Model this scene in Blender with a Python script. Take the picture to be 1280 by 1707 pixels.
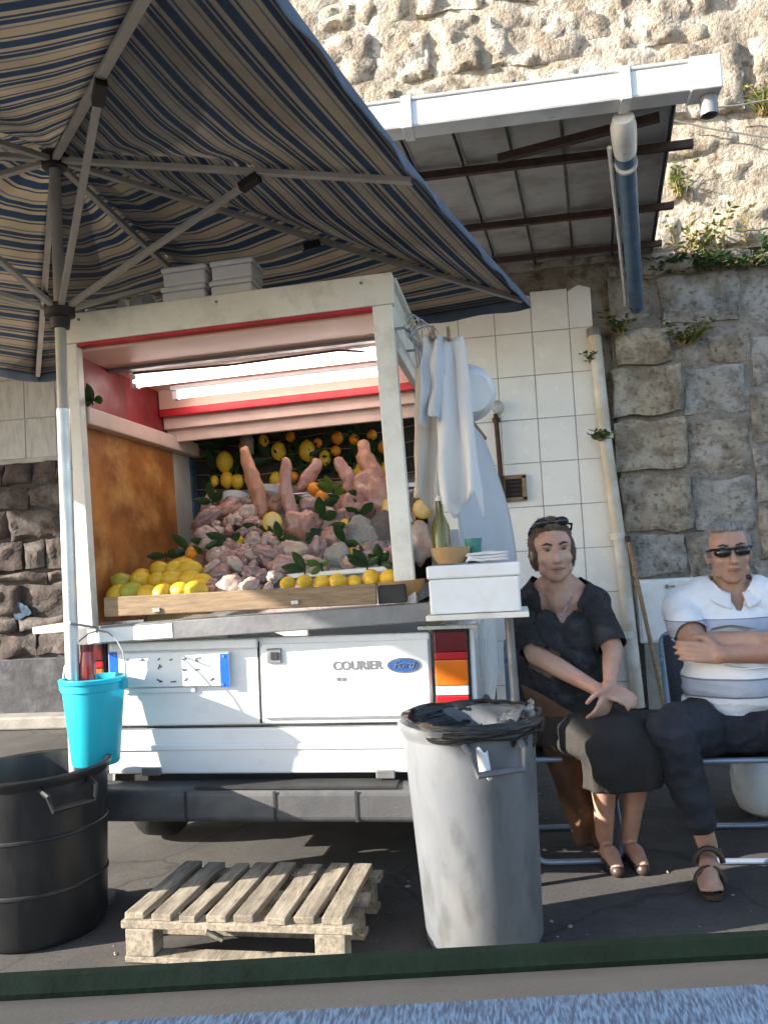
import bpy, bmesh, math, random
from math import sin, cos, pi, radians, sqrt, atan2
from mathutils import Vector as V, Matrix, noise
random.seed(7)
S = bpy.context.scene
for o in list(bpy.data.objects): bpy.data.objects.remove(o)
COL = S.collection
# ------------------------------------------------------------------ camera
F, H = 1420.0, 1.28                      # focal length in pixels of a 1280 x 1707 picture, eye height
YAW, PIT, ROL = radians(8.5), radians(3.1), radians(-3.2)
RC = Matrix.Rotation(YAW, 3, 'Z') @ Matrix.Rotation(pi/2+PIT, 3, 'X') @ Matrix.Rotation(ROL, 3, 'Z')
cd = bpy.data.cameras.new('camera'); cam = bpy.data.objects.new('camera', cd); COL.objects.link(cam)
cam.matrix_world = Matrix.Translation((0, 0, H)) @ RC.to_4x4()
cd.sensor_fit = 'VERTICAL'; cd.sensor_height = 24; cd.lens = 24*F/1707
cd.clip_start = 0.05; cd.clip_end = 500
S.camera = cam
S.render.resolution_x, S.render.resolution_y = 767, 1024
# ------------------------------------------------------------------ sky, sun, exposure
SUN_AZ = V((-0.930, -0.367, 0)).normalized()
SUN_EL = radians(22)
sdir = V((SUN_AZ.x*cos(SUN_EL), SUN_AZ.y*cos(SUN_EL), sin(SUN_EL)))
wd = bpy.data.worlds.new('World'); S.world = wd; wd.use_nodes = True
nt = wd.node_tree; bg = nt.nodes['Background']
sky = nt.nodes.new('ShaderNodeTexSky'); sky.sky_type = 'NISHITA'; sky.sun_disc = False
sky.sun_elevation = SUN_EL; sky.sun_rotation = atan2(sdir.x, sdir.y)
nt.links.new(sky.outputs[0], bg.inputs[0]); bg.inputs[1].default_value = 0.122
sl = bpy.data.lights.new('sun', 'SUN'); sl.energy = 5.0; sl.angle = radians(0.6); sl.color = (1, .93, .82)
so = bpy.data.objects.new('sun', sl); COL.objects.link(so)
so.rotation_euler = (-sdir).to_track_quat('-Z', 'Y').to_euler(); so.location = sdir*30
vs = S.view_settings; vs.view_transform = 'Standard'; vs.look = 'None'; vs.exposure = 1.8; vs.gamma = 1
vs.use_curve_mapping = False

# ------------------------------------------------------------------ helpers
def ray(px, py): return RC @ V(((px-640)/F, -(py-853.5)/F, -1))
def W(px, py, Y): d = ray(px, py); return V((0, 0, H)) + d*(Y/d.y)
def G(px, py, z=0): d = ray(px, py); return V((0, 0, H)) + d*((z-H)/d.z)
CR = V((cos(YAW), sin(YAW), 0)); CF = V((-sin(YAW), cos(YAW), 0))
def CP(xc, d, z=0): p = CR*xc + CF*d; return V((p.x, p.y, z))

class MB:
    def __init__(s): s.v = []; s.f = []; s.uv = None
    def add(s, vs, fs):
        n = len(s.v); s.v += [V(v) for v in vs]; s.f += [[i+n for i in f] for f in fs]; return s
    def box(s, lo, hi, M=None):
        x0, y0, z0 = lo; x1, y1, z1 = hi
        vs = [V(p) for p in ((x0,y0,z0),(x1,y0,z0),(x1,y1,z0),(x0,y1,z0),(x0,y0,z1),(x1,y0,z1),(x1,y1,z1),(x0,y1,z1))]
        if M is not None: vs = [M @ v for v in vs]
        return s.add(vs, [(0,3,2,1),(4,5,6,7),(0,1,5,4),(1,2,6,5),(2,3,7,6),(3,0,4,7)])
    def hexa(s, q, q2):           # two quads (bottom loop, top loop)
        return s.add(list(q)+list(q2), [(0,3,2,1),(4,5,6,7),(0,1,5,4),(1,2,6,5),(2,3,7,6),(3,0,4,7)])
    def beam(s, a, b, w, h, up=(0,0,1)):
        a, b = V(a), V(b); d = (b-a).normalized(); up = V(up)
        r = d.cross(up)
        if r.length < 1e-3: r = d.cross(V((0,1,0)))
        r.normalize(); u = r.cross(d)
        q = [r*-w/2+u*-h/2, r*w/2+u*-h/2, r*w/2+u*h/2, r*-w/2+u*h/2]
        return s.hexa([a+x for x in q], [b+x for x in q])
    def tube(s, pts, r, n=10, cap=True):
        pts = [V(p) for p in pts]; rs = r if isinstance(r, (list, tuple)) else [r]*len(pts)
        ref = None; rings = []
        for i, p in enumerate(pts):
            d = (pts[min(i+1, len(pts)-1)]-pts[max(i-1, 0)]).normalized()
            if ref is None:
                ref = d.cross(V((0,0,1)))
                if ref.length < .05: ref = d.cross(V((0,1,0)))
            ref = (ref - d*ref.dot(d)).normalized(); b = d.cross(ref)
            rings.append([p+(ref*cos(2*pi*k/n)+b*sin(2*pi*k/n))*rs[i] for k in range(n)])
        vs = [v for q in rings for v in q]; fs = []
        for i in range(len(pts)-1):
            for k in range(n):
                fs.append((i*n+k, i*n+(k+1)%n, (i+1)*n+(k+1)%n, (i+1)*n+k))
        if cap: fs += [tuple(range(n))[::-1], tuple((len(pts)-1)*n+k for k in range(n))]
        return s.add(vs, fs)
    def lathe(s, prof, c=(0,0,0), n=32, M=None):
        vs = []; fs = []; m = len(prof)
        for k in range(n):
            a = 2*pi*k/n
            for r, z in prof: vs.append(V((r*cos(a), r*sin(a), z)))
        if M is not None: vs = [M @ v for v in vs]
        vs = [v+V(c) for v in vs]
        for k in range(n):
            for i in range(m-1):
                fs.append((k*m+i, ((k+1)%n)*m+i, ((k+1)%n)*m+i+1, k*m+i+1))
        return s.add(vs, fs)
    def sphere(s, c, r, M=None, n=14, m=9):
        r = V((r,r,r)) if not hasattr(r, '__len__') else V(r); vs = []; fs = []
        for i in range(1, m):
            t = pi*i/m
            for k in range(n):
                a = 2*pi*k/n; vs.append(V((sin(t)*cos(a)*r.x, sin(t)*sin(a)*r.y, cos(t)*r.z)))
        vs += [V((0,0,r.z)), V((0,0,-r.z))]; T = len(vs)-2
        for i in range(m-2):
            for k in range(n): fs.append((i*n+k, (i+1)*n+k, (i+1)*n+(k+1)%n, i*n+(k+1)%n))
        for k in range(n):
            fs.append((T, k, (k+1)%n)); fs.append((T+1, (m-2)*n+(k+1)%n, (m-2)*n+k))
        if M is not None: vs = [M @ v for v in vs]
        return s.add([v+V(c) for v in vs], fs)
    def chain(s, pr, n=14):                       # tapered limb with round joints, for remeshing
        for (a, ra) in pr: s.sphere(a, ra, n=n)
        for (a, ra), (b, rb) in zip(pr[:-1], pr[1:]): s.tube([a, b], [ra, rb], n=n)
        return s
    def grid(s, fn, nu, nv):
        n0 = len(s.v)
        vs = [fn(i/nu, j/nv) for j in range(nv+1) for i in range(nu+1)]
        fs = [(j*(nu+1)+i, j*(nu+1)+i+1, (j+1)*(nu+1)+i+1, (j+1)*(nu+1)+i) for j in range(nv) for i in range(nu)]
        return s.add(vs, fs)

def mwb(o):
    m = o.matrix_basis.copy()
    while o.parent: o = o.parent; m = o.matrix_basis @ m
    return m
def obj(name, mb, m, parent=None, smooth=False, bevel=0, loc=None, solid=0, sub=0, seg=2):
    """one mesh object; the coordinates in mb are world coordinates"""
    me = bpy.data.meshes.new(name); o = bpy.data.objects.new(name, me); COL.objects.link(o)
    if parent: o.parent = parent; inv = mwb(parent).inverted()
    elif loc is not None: o.location = loc; inv = Matrix.Translation(-V(loc))
    else: inv = Matrix()
    me.from_pydata([inv @ v for v in mb.v], [], mb.f); me.update()
    if mb.uv:
        ul = me.uv_layers.new(name='UVMap')
        for lp in me.loops: ul.data[lp.index].uv = mb.uv[lp.vertex_index]
    if smooth:
        for p in me.polygons: p.use_smooth = True
        if smooth != 'all': me.set_sharp_from_angle(angle=radians(40 if smooth is True else smooth))
    me.materials.append(m)
    if solid:
        d = o.modifiers.new('solid', 'SOLIDIFY'); d.thickness = solid; d.offset = 0
    if bevel:
        d = o.modifiers.new('bevel', 'BEVEL'); d.width = bevel; d.segments = seg; d.limit_method = 'ANGLE'
    if sub:
        d = o.modifiers.new('sub', 'SUBSURF'); d.levels = sub; d.render_levels = sub
    return o
TS = bpy.data.scenes.new('scratch')
def TDG(o):                                      # evaluate one object alone, in a scratch scene
    TS.collection.objects.link(o)
    with bpy.context.temp_override(scene=TS, view_layer=TS.view_layers[0]): dg = bpy.context.evaluated_depsgraph_get()
    dg.update(); return dg
def bake(o):                                      # apply the modifiers
    dg = TDG(o); me = bpy.data.meshes.new_from_object(o.evaluated_get(dg))
    o.modifiers.clear(); o.data = me; TS.collection.objects.unlink(o)
    return o
def tag(o, label, cat, group=None):
    o['label'] = label; o['category'] = cat
    if group: o['group'] = group
    return o
def thing(name, loc, label, cat, group=None):
    o = bpy.data.objects.new(name, None); COL.objects.link(o); o.location = loc; o.empty_display_size = .1
    return tag(o, label, cat, group)
def inst(src, name, M, parent=None, mt=None):     # another object that shares mesh data; M in world coordinates
    o = bpy.data.objects.new(name, src.data); COL.objects.link(o)
    if parent: o.parent = parent; o.matrix_basis = mwb(parent).inverted() @ M
    else: o.matrix_basis = M
    for md in src.modifiers:
        if md.type == 'BEVEL':
            d = o.modifiers.new('bevel', 'BEVEL'); d.width = md.width; d.segments = md.segments; d.limit_method = 'ANGLE'
    if mt:
        o.material_slots[0].link = 'OBJECT'; o.material_slots[0].material = mt
    return o
ORD = 'first second third fourth fifth sixth seventh eighth ninth tenth eleventh twelfth thirteenth fourteenth fifteenth sixteenth seventeenth eighteenth nineteenth twentieth'.split()

def mat(name, c, rough=.6, c2=None, scale=6, bump=.15, bscale=40, metal=0, spec=.5, sat=None, lo=.35, hi=.65, detail=6, dist=0.01, dirt=None, dscale=2.5, damt=.5, trans=0, coat=0, stretch=None, rvar=.12, sss=0, rand=True, pits=0, pscale=35):
    """Principled with two-scale colour variation, dirt patches, bump and uneven gloss"""
    m = bpy.data.materials.new(name); m.use_nodes = True; n = m.node_tree; L = n.links.new
    b = n.nodes['Principled BSDF']; N = lambda t: n.nodes.new('ShaderNode'+t)
    tc = N('TexCoord'); src = tc.outputs['Object']
    if rand:
        oi = N('ObjectInfo'); ad = N('VectorMath'); ad.operation = 'MULTIPLY_ADD'
        cmb = N('CombineXYZ'); L(oi.outputs['Random'], cmb.inputs[0]); L(oi.outputs['Random'], cmb.inputs[2])
        L(cmb.outputs[0], ad.inputs[0]); ad.inputs[1].default_value = (13, 7, 29); L(src, ad.inputs[2]); src = ad.outputs[0]
    if stretch:
        mp = N('Mapping'); mp.inputs['Scale'].default_value = stretch; L(src, mp.inputs[0]); src = mp.outputs[0]
    def nz(sc, de=detail):
        q = N('TexNoise'); q.inputs['Scale'].default_value = sc; q.inputs['Detail'].default_value = de; q.inputs['Roughness'].default_value = .6
        L(src, q.inputs['Vector']); return q.outputs['Fac']
    def rng(x, a, bb, t0=0, t1=1):
        q = N('MapRange'); q.inputs[1].default_value = a; q.inputs[2].default_value = bb; q.inputs[3].default_value = t0; q.inputs[4].default_value = t1
        L(x, q.inputs[0]); return q.outputs[0]
    c2 = c2 or tuple(x*.72 for x in c)
    mx = N('Mix'); mx.data_type = 'RGBA'; L(rng(nz(scale), lo, hi), mx.inputs[0])
    mx.inputs[6].default_value = (*c, 1); mx.inputs[7].default_value = (*c2, 1); out = mx.outputs[2]
    if dirt:
        d = N('Mix'); d.data_type = 'RGBA'; L(rng(nz(dscale, 9), .5, .68, 0, damt), d.inputs[0]); L(out, d.inputs[6]); d.inputs[7].default_value = (*dirt, 1); out = d.outputs[2]
    if pits:
        d = N('Mix'); d.data_type = 'RGBA'; d.blend_type = 'MULTIPLY'; L(rng(nz(pscale, 8), .52, .66, 0, pits), d.inputs[0]); L(out, d.inputs[6]); d.inputs[7].default_value = (.3,.26,.22,1); out = d.outputs[2]
    L(out, b.inputs['Base Color'])
    L(rng(nz(scale*1.7+3), .3, .7, max(.03, rough-rvar), min(1, rough+rvar)), b.inputs['Roughness'])
    b.inputs['Metallic'].default_value = metal; b.inputs['Specular IOR Level'].default_value = spec
    if coat: b.inputs['Coat Weight'].default_value = coat; b.inputs['Coat Roughness'].default_value = .12
    if trans: b.inputs['Transmission Weight'].default_value = trans
    if sss:
        b.inputs['Subsurface Weight'].default_value = sss; b.inputs['Subsurface Radius'].default_value = (.012, .005, .003); b.inputs['Subsurface Scale'].default_value = 1
    if bump:
        bp = N('Bump'); bp.inputs['Strength'].default_value = bump; bp.inputs['Distance'].default_value = dist; L(nz(bscale), bp.inputs['Height']); L(bp.outputs[0], b.inputs['Normal'])
    return m
def emit(name, c, st):
    m = bpy.data.materials.new(name); m.use_nodes = True; b = m.node_tree.nodes['Principled BSDF']
    b.inputs['Base Color'].default_value = (.8,.8,.8,1); b.inputs['Emission Color'].default_value = (*c, 1); b.inputs['Emission Strength'].default_value = st
    return m
def leaf_mat(name, c, c2, rough=.45):
    m = mat(name, c, rough, c2, scale=9, bump=.1)
    n = m.node_tree; b = n.nodes['Principled BSDF']; t = n.nodes.new('ShaderNodeBsdfTranslucent'); t.inputs[0].default_value = (c[0]*1.3, c[1]*1.5, c[2], 1)
    mx = n.nodes.new('ShaderNodeMixShader'); mx.inputs[0].default_value = .25
    n.links.new(b.outputs[0], mx.inputs[1]); n.links.new(t.outputs[0], mx.inputs[2]); n.links.new(mx.outputs[0], n.nodes['Material Output'].inputs[0])
    return m
def cloth_mat(name, c, c2, tr=.3, **k):
    m = mat(name, c, .85, c2, **k); n = m.node_tree; b = n.nodes['Principled BSDF']; t = n.nodes.new('ShaderNodeBsdfTranslucent'); t.inputs[0].default_value = (*c, 1)
    mx = n.nodes.new('ShaderNodeMixShader'); mx.inputs[0].default_value = tr
    n.links.new(b.outputs[0], mx.inputs[1]); n.links.new(t.outputs[0], mx.inputs[2]); n.links.new(mx.outputs[0], n.nodes['Material Output'].inputs[0])
    return m

# ------------------------------------------------------------------ materials
K = {}
def asphalt():
    m = mat('asphalt', (.07,.066,.063), .9, (.036,.034,.034), scale=1.3, detail=12, bump=.4, bscale=260, dirt=(.125,.113,.098), dscale=.8, damt=.65, rand=False, pits=.55, pscale=60)
    n = m.node_tree; L = n.links.new; b = n.nodes['Principled BSDF']; old = b.inputs['Base Color'].links[0].from_socket
    tc = n.nodes.new('ShaderNodeTexCoord'); nz = n.nodes.new('ShaderNodeTexNoise'); nz.inputs['Scale'].default_value = 2.5; nz.inputs['Detail'].default_value = 8; L(tc.outputs['Object'], nz.inputs['Vector'])
    ad = n.nodes.new('ShaderNodeMix'); ad.data_type = 'VECTOR'; ad.inputs[0].default_value = .22; L(tc.outputs['Object'], ad.inputs[4]); L(nz.outputs['Color'], ad.inputs[5])
    vo = n.nodes.new('ShaderNodeTexVoronoi'); vo.feature = 'DISTANCE_TO_EDGE'; vo.inputs['Scale'].default_value = 1.3; L(ad.outputs[1], vo.inputs['Vector'])
    mr = n.nodes.new('ShaderNodeMapRange'); mr.inputs[1].default_value = .0; mr.inputs[2].default_value = .012; mr.inputs[3].default_value = .75; mr.inputs[4].default_value = 0; L(vo.outputs['Distance'], mr.inputs[0])
    mx = n.nodes.new('ShaderNodeMix'); mx.data_type = 'RGBA'; L(mr.outputs[0], mx.inputs[0]); L(old, mx.inputs[6]); mx.inputs[7].default_value = (.02,.019,.018,1); L(mx.outputs[2], b.inputs['Base Color'])
    return m
K['asphalt'] = asphalt()
K['kerb'] = mat('kerb_stone', (.3,.28,.25), .8, bump=.3)
K['stone'] = mat('tuff_stone', (.41,.35,.28), .95, (.23,.19,.15), scale=6, lo=.42, hi=.58, detail=12, bump=1, bscale=34, dist=.035, dirt=(.52,.48,.43), dscale=4.2, damt=.85, pits=.8, pscale=22)
K['stone2'] = mat('tuff_stone_pale', (.45,.39,.30), .95, (.26,.21,.155), scale=7, lo=.42, hi=.58, detail=12, bump=1, bscale=38, dist=.035, dirt=(.60,.56,.5), dscale=3, damt=.85, pits=.7, pscale=26)
K['stone3'] = mat('stone_grey', (.38,.355,.325), .95, (.22,.2,.175), scale=7, lo=.42, hi=.58, detail=12, bump=1, bscale=30, dist=.035, dirt=(.50,.48,.46), dscale=5, damt=.85, pits=.7, pscale=24)
K['mortar'] = mat('mortar', (.43,.375,.30), .95, (.22,.18,.135), scale=5, detail=12, bump=1, bscale=30, dist=.03, pits=.85, pscale=9, dirt=(.52,.48,.42), dscale=2.2, damt=.9)
K['mortar_lower'] = mat('lower_wall_mortar', (.30,.275,.24), .95, (.18,.16,.135), scale=5, detail=12, bump=1, bscale=30, dist=.02, dirt=(.34,.32,.29), dscale=4, damt=.7, pits=.6)  # darker mortar tone, used on the lower wall only
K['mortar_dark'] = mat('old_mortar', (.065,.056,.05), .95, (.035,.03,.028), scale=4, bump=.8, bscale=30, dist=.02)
K['tile'] = mat('glazed_tile', (.84,.825,.80), .22, (.79,.775,.75), scale=2.2, bump=.05, bscale=9, dirt=(.6,.55,.48), dscale=3, damt=.25)
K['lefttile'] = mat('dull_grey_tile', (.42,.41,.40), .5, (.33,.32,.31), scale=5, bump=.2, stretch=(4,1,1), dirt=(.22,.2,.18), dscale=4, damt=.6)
K['grout'] = mat('grout', (.42,.4,.37), .9, bump=.3)
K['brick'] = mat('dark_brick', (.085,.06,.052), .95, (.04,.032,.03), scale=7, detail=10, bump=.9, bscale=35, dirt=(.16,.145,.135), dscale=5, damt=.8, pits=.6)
K['corr'] = mat('corrugated_sheet', (.42,.42,.41), .55, (.3,.3,.29), bump=.1, dirt=(.2,.17,.14), dscale=3)
K['darkpaint'] = mat('dark_plaster', (.05,.052,.06), .8, (.03,.03,.036), bump=.4, bscale=30, dirt=(.13,.13,.14), dscale=5)
K['bluepaint'] = mat('blue_paint', (.05,.10,.17), .9, (.03,.06,.10), scale=20, pits=.6)
K['roofmetal'] = mat('roof_sheet', (.36,.35,.34), .5, (.27,.26,.25), scale=3, bump=.08, dirt=(.16,.11,.08), dscale=3, damt=.6, metal=.2)
K['gutter'] = mat('gutter_aluminium', (.72,.72,.73), .38, (.62,.62,.63), metal=.35, scale=3, bump=.04, dirt=(.4,.37,.33), dscale=5, damt=.35)
K['rust'] = mat('rusty_steel', (.085,.045,.033), .85, (.05,.03,.024), scale=14, bump=.4, bscale=60)
K['bluepipe'] = mat('blue_pipe', (.045,.14,.27), .42, (.035,.1,.2), bump=.03, dirt=(.2,.2,.2), dscale=7, damt=.4)
K['pvcwhite'] = mat('white_plastic', (.78,.79,.8), .35, (.7,.71,.72), bump=.03, dirt=(.5,.48,.44), dscale=6, damt=.3)
K['pipebeige'] = mat('painted_pipe', (.58,.53,.45), .5, (.48,.43,.35), bump=.12, dirt=(.75,.74,.72), dscale=4, damt=.7)
K['truck'] = mat('white_car_paint', (.80,.81,.82), .3, (.75,.76,.78), scale=2, bump=0, coat=.35, dirt=(.55,.53,.5), dscale=5, damt=.25, rvar=.06)
K['bumper'] = mat('grey_bumper', (.085,.085,.09), .55, (.06,.06,.064), bump=.15, bscale=120, dirt=(.16,.15,.14), dscale=5, damt=.5)
K['black'] = mat('black_rubber', (.02,.02,.021), .75, (.03,.03,.03), bump=.2)
K['blackpl'] = mat('black_bin_plastic', (.012,.0125,.014), .4, (.018,.0185,.02), scale=5, bump=.06, dirt=(.045,.042,.04), dscale=5, damt=.7, detail=10, stretch=(1,1,.4))
K['greypl'] = mat('grey_bin_plastic', (.135,.145,.16), .5, (.105,.113,.125), scale=4, bump=.05, dirt=(.21,.205,.195), dscale=6, damt=.5, stretch=(1,1,.35), pits=.45, pscale=11, detail=10)
K['bag'] = mat('black_bag', (.012,.012,.013), .2, (.018,.018,.02), bump=.5, bscale=6, dist=.03, stretch=(1,1,7))
K['bucket'] = cloth_mat('turquoise_plastic', (.04,.60,.74), (.04,.55,.69), .35, bump=.03)
K['bucket'].node_tree.nodes['Principled BSDF'].inputs['Roughness'].default_value = .35
for l_ in list(K['bucket'].node_tree.nodes['Principled BSDF'].inputs['Roughness'].links): K['bucket'].node_tree.links.remove(l_)
K['fr'] = mat('stall_white_paint', (.80,.78,.73), .5, (.72,.70,.64), scale=4, bump=.08, dirt=(.42,.37,.3), dscale=7, damt=.5)
K['ceil'] = mat('ceiling_laminate', (.74,.52,.43), .45, (.68,.46,.38), scale=2, lo=.1, hi=.9, bump=.03, rvar=.04)  # white ceiling; warm lamplight and red bounce put into the colour as pink
K['red'] = mat('red_paint', (.55,.015,.03), .4, (.38,.012,.022), bump=.05)
K['darkred'] = mat('dark_red_paint', (.25,.012,.02), .5, (.16,.01,.016), bump=.05)
K['orange'] = mat('orange_wood', (.50,.20,.05), .5, (.26,.09,.025), scale=3.5, bump=.12, stretch=(1,1.2,1.6), dirt=(.64,.34,.11), dscale=3, damt=.8, rand=False)
K['sidesheet'] = mat('pale_side_sheet', (.50,.46,.42), .6, (.36,.31,.27), scale=3, lo=.25, hi=.75, bump=.05, stretch=(1,3,.5), rand=False)
K['steel'] = mat('steel_sheet', (.6,.61,.62), .32, (.5,.51,.53), metal=.85, scale=3, bump=.03)
K['lintel'] = mat('pale_pink_beam', (.66,.5,.44), .55, (.55,.41,.36), bump=.1)
K['wood'] = mat('weathered_wood', (.33,.225,.135), .75, (.20,.135,.08), scale=5, bump=.3, bscale=30, stretch=(2,14,14), dirt=(.2,.15,.1), dscale=2, damt=.5)
K['pallet'] = mat('pallet_wood', (.37,.32,.245), .88, (.22,.185,.14), scale=5, bump=.4, bscale=30, stretch=(12,1.5,12), dirt=(.13,.11,.085), dscale=1.2, damt=.85, pits=.6, pscale=9)
K['greymetal'] = mat('dull_grey_metal', (.25,.25,.26), .5, (.18,.18,.19), metal=.4, dirt=(.1,.08,.07), dscale=5)
K['polemetal'] = mat('umbrella_pole', (.70,.71,.73), .35, (.6,.61,.63), metal=.5, bump=.02)
K['ribmetal'] = mat('umbrella_rib', (.45,.43,.39), .5, (.36,.34,.31), metal=.2, bump=.04)
K['joint'] = mat('black_joint', (.02,.02,.022), .5, bump=.02)
K['tubelamp'] = emit('fluorescent_tube', (1, .84, .77), 2.5)
K['lemon'] = mat('lemon_skin', (.78,.50,.035), .38, (.70,.42,.025), scale=5, bump=.35, bscale=130, dist=.002, sss=.05)
K['lemon_green'] = mat('green_lemon_skin', (.5,.45,.05), .4, (.36,.36,.04), scale=4, bump=.35, bscale=130, dist=.002)
K['orangefruit'] = mat('orange_skin', (.80,.30,.02), .4, (.68,.24,.015), bump=.35, bscale=130, dist=.002)
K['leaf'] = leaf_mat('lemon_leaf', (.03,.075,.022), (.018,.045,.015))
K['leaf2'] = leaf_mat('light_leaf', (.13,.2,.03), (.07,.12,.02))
K['weed'] = leaf_mat('weed_leaf', (.12,.16,.035), (.06,.1,.02), .6)
K['dry'] = leaf_mat('dry_weed', (.36,.28,.11), (.22,.17,.07), .7)
MEAT = [mat('boiled_meat_pink', (0.445,0.238,0.183), .24, (0.355,0.164,0.131), scale=11, bump=.5, bscale=40, dirt=(0.534,0.369,0.306), dscale=9, damt=.7, sss=.1, coat=.4),
        mat('boiled_meat_pale', (0.489,0.377,0.314), .24, (0.408,0.279,0.227), scale=9, bump=.5, bscale=45, dirt=(0.333,0.197,0.166), dscale=8, damt=.6, sss=.1, coat=.4),
        mat('boiled_meat_mauve', (0.312,0.197,0.183), .24, (0.222,0.123,0.123), scale=10, bump=.6, bscale=40, dirt=(0.429,0.328,0.297), dscale=9, damt=.7, sss=.1, coat=.4),
        mat('tripe_grey', (0.386,0.361,0.332), .5, (0.296,0.271,0.254), scale=12, bump=.9, bscale=60, dirt=(0.222,0.197,0.183), dscale=9, damt=.5),
        mat('tripe_dark', (0.156,0.136,0.126), .55, (0.096,0.082,0.079), scale=12, bump=.9, bscale=60),
        mat('trotter_orange', (0.489,0.230,0.131), .34, (0.400,0.172,0.105), scale=9, bump=.4, bscale=40, dirt=(0.519,0.344,0.262), dscale=9, damt=.6, sss=.1, coat=.4)]
K['pulp'] = mat('lemon_pulp', (.80,.62,.28), .35, (.72,.5,.18), scale=20, bump=.3)
K['rind'] = mat('lemon_pith', (.85,.78,.55), .5)
K['foam'] = mat('polystyrene', (.80,.81,.83), .7, (.74,.75,.77), scale=12, bump=.35, bscale=90, dist=.004, dirt=(.55,.53,.5), dscale=5, damt=.3)
K['cloth'] = cloth_mat('white_towel', (.80,.77,.73), (.74,.70,.65), .3, scale=5, bump=.35, bscale=120, dist=.003)
K['cloth2'] = cloth_mat('white_cotton', (.83,.83,.84), (.78,.78,.8), .3, scale=4, bump=.25, bscale=140, dist=.003)
K['tarp'] = cloth_mat('grey_white_tarp', (.62,.65,.70), (.54,.57,.62), .15, scale=2, bump=.15, bscale=20)
K['film'] = mat('clear_film', (.8,.83,.85), .12, (.75,.78,.8), bump=.6, bscale=25, dist=.02, trans=.75)
K['greenglass'] = mat('green_plastic_cup', (.12,.42,.36), .15, (.1,.36,.3), bump=0, trans=.5)
K['bottleglass'] = mat('olive_glass', (.30,.29,.08), .1, (.25,.25,.06), bump=0, trans=.6)
K['bowl'] = mat('wooden_bowl', (.42,.27,.13), .5, (.31,.19,.085), scale=8, bump=.15)
K['skin_w'] = mat('skin_woman', (.50,.31,.235), .48, (.42,.24,.175), scale=14, bump=.25, bscale=160, dist=.003, sss=.12, dirt=(.40,.17,.125), dscale=9, damt=.5)
K['skin_m'] = mat('skin_man', (.43,.26,.185), .48, (.34,.19,.13), scale=14, bump=.25, bscale=160, dist=.003, sss=.12, dirt=(.40,.17,.12), dscale=9, damt=.5)
K['hair_w'] = mat('brown_hair', (.05,.034,.027), .5, (.14,.10,.075), scale=22, detail=12, bump=1, bscale=60, stretch=(6,1.2,1.2))
K['hair_m'] = mat('grey_hair', (.32,.32,.325), .6, (.12,.12,.125), scale=26, detail=12, bump=1, bscale=70, stretch=(5,1.4,1.4))
K['lens'] = mat('dark_lens', (.01,.01,.011), .08, bump=0)
K['lips'] = mat('lips', (.33,.12,.1), .4, bump=.05)
K['brow'] = mat('eyebrow', (.06,.045,.04), .8)
K['eyew'] = mat('eye', (.22,.19,.17), .2, bump=0)
K['blouse'] = mat('black_blouse', (.012,.012,.014), .85, (.02,.02,.023), scale=25, bump=.5, bscale=130, dirt=(.12,.12,.14), dscale=14, damt=.35)
K['skirt'] = mat('dark_skirt', (.017,.015,.014), .9, (.03,.026,.024), scale=10, bump=.4, bscale=110)
K['jeans'] = mat('dark_trousers', (.014,.016,.024), .85, (.024,.026,.036), scale=12, bump=.4, bscale=110)
K['sandal'] = mat('brown_leather', (.05,.03,.022), .5, (.035,.022,.016), bump=.15)
K['chairtube'] = mat('chair_tube', (.30,.36,.45), .35, (.24,.29,.37), metal=.5, bump=.02)
K['chairfab'] = mat('dark_chair_fabric', (.06,.065,.08), .85, (.04,.042,.05), bump=.3, bscale=120)
K['sealgreen'] = mat('green_rubber_seal', (.004,.010,.007), .95, (.003,.007,.005), spec=.1, scale=20, bump=.5, bscale=70, dist=.002)
K['trim'] = mat('grey_door_trim', (.06,.058,.054), .6, (.045,.044,.041), scale=4, bump=.3, bscale=220, dist=.001)
K['doorpaint'] = mat('door_paint', (.3,.32,.34), .3, coat=.5)
K['white_can'] = mat('white_canister', (.82,.85,.88), .3, (.76,.8,.84), bump=.03)
K['cable'] = mat('grey_cable', (.2,.19,.18), .7)
K['wire'] = mat('galvanised_wire', (.4,.41,.43), .45, metal=.6)
K['mblue'] = mat('emblem_blue', (.03,.09,.27), .25, (.03,.09,.27), bump=0, coat=.5)
K['chrome'] = mat('chrome', (.72,.73,.75), .2, metal=.9, bump=0)
K['letter'] = mat('grey_lettering', (.17,.17,.18), .4, bump=0)
K['plate'] = mat('plate_white', (.82,.82,.82), .35, (.8,.8,.8), bump=0)
K['plateblue'] = mat('plate_blue', (.01,.12,.62), .35, (.01,.12,.62), bump=0)
K['lred'] = mat('lens_red', (.42,.012,.02), .15, (.34,.01,.016), bump=.1, bscale=200, coat=.6)
K['ldark'] = mat('lens_dark_red', (.12,.008,.012), .15, (.09,.006,.01), bump=.1, bscale=200, coat=.6)
K['lamber'] = mat('lens_amber', (.62,.16,.015), .15, (.52,.12,.01), bump=.1, bscale=200, coat=.6)
K['lclear'] = mat('lens_clear', (.7,.71,.73), .15, (.6,.61,.63), bump=.1, bscale=200, coat=.6)
K['backing'] = mat('dark_backing', (.03,.03,.026), .9, (.045,.043,.035), bump=.3)
K['valance'] = cloth_mat('blue_canvas_edge', (.15,.20,.28), (.10,.14,.20), .25, scale=6, bump=.2, bscale=40)
K['bluetrim'] = mat('pale_blue_edge', (.38,.5,.62), .6, (.3,.42,.55), bump=.1)

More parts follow.
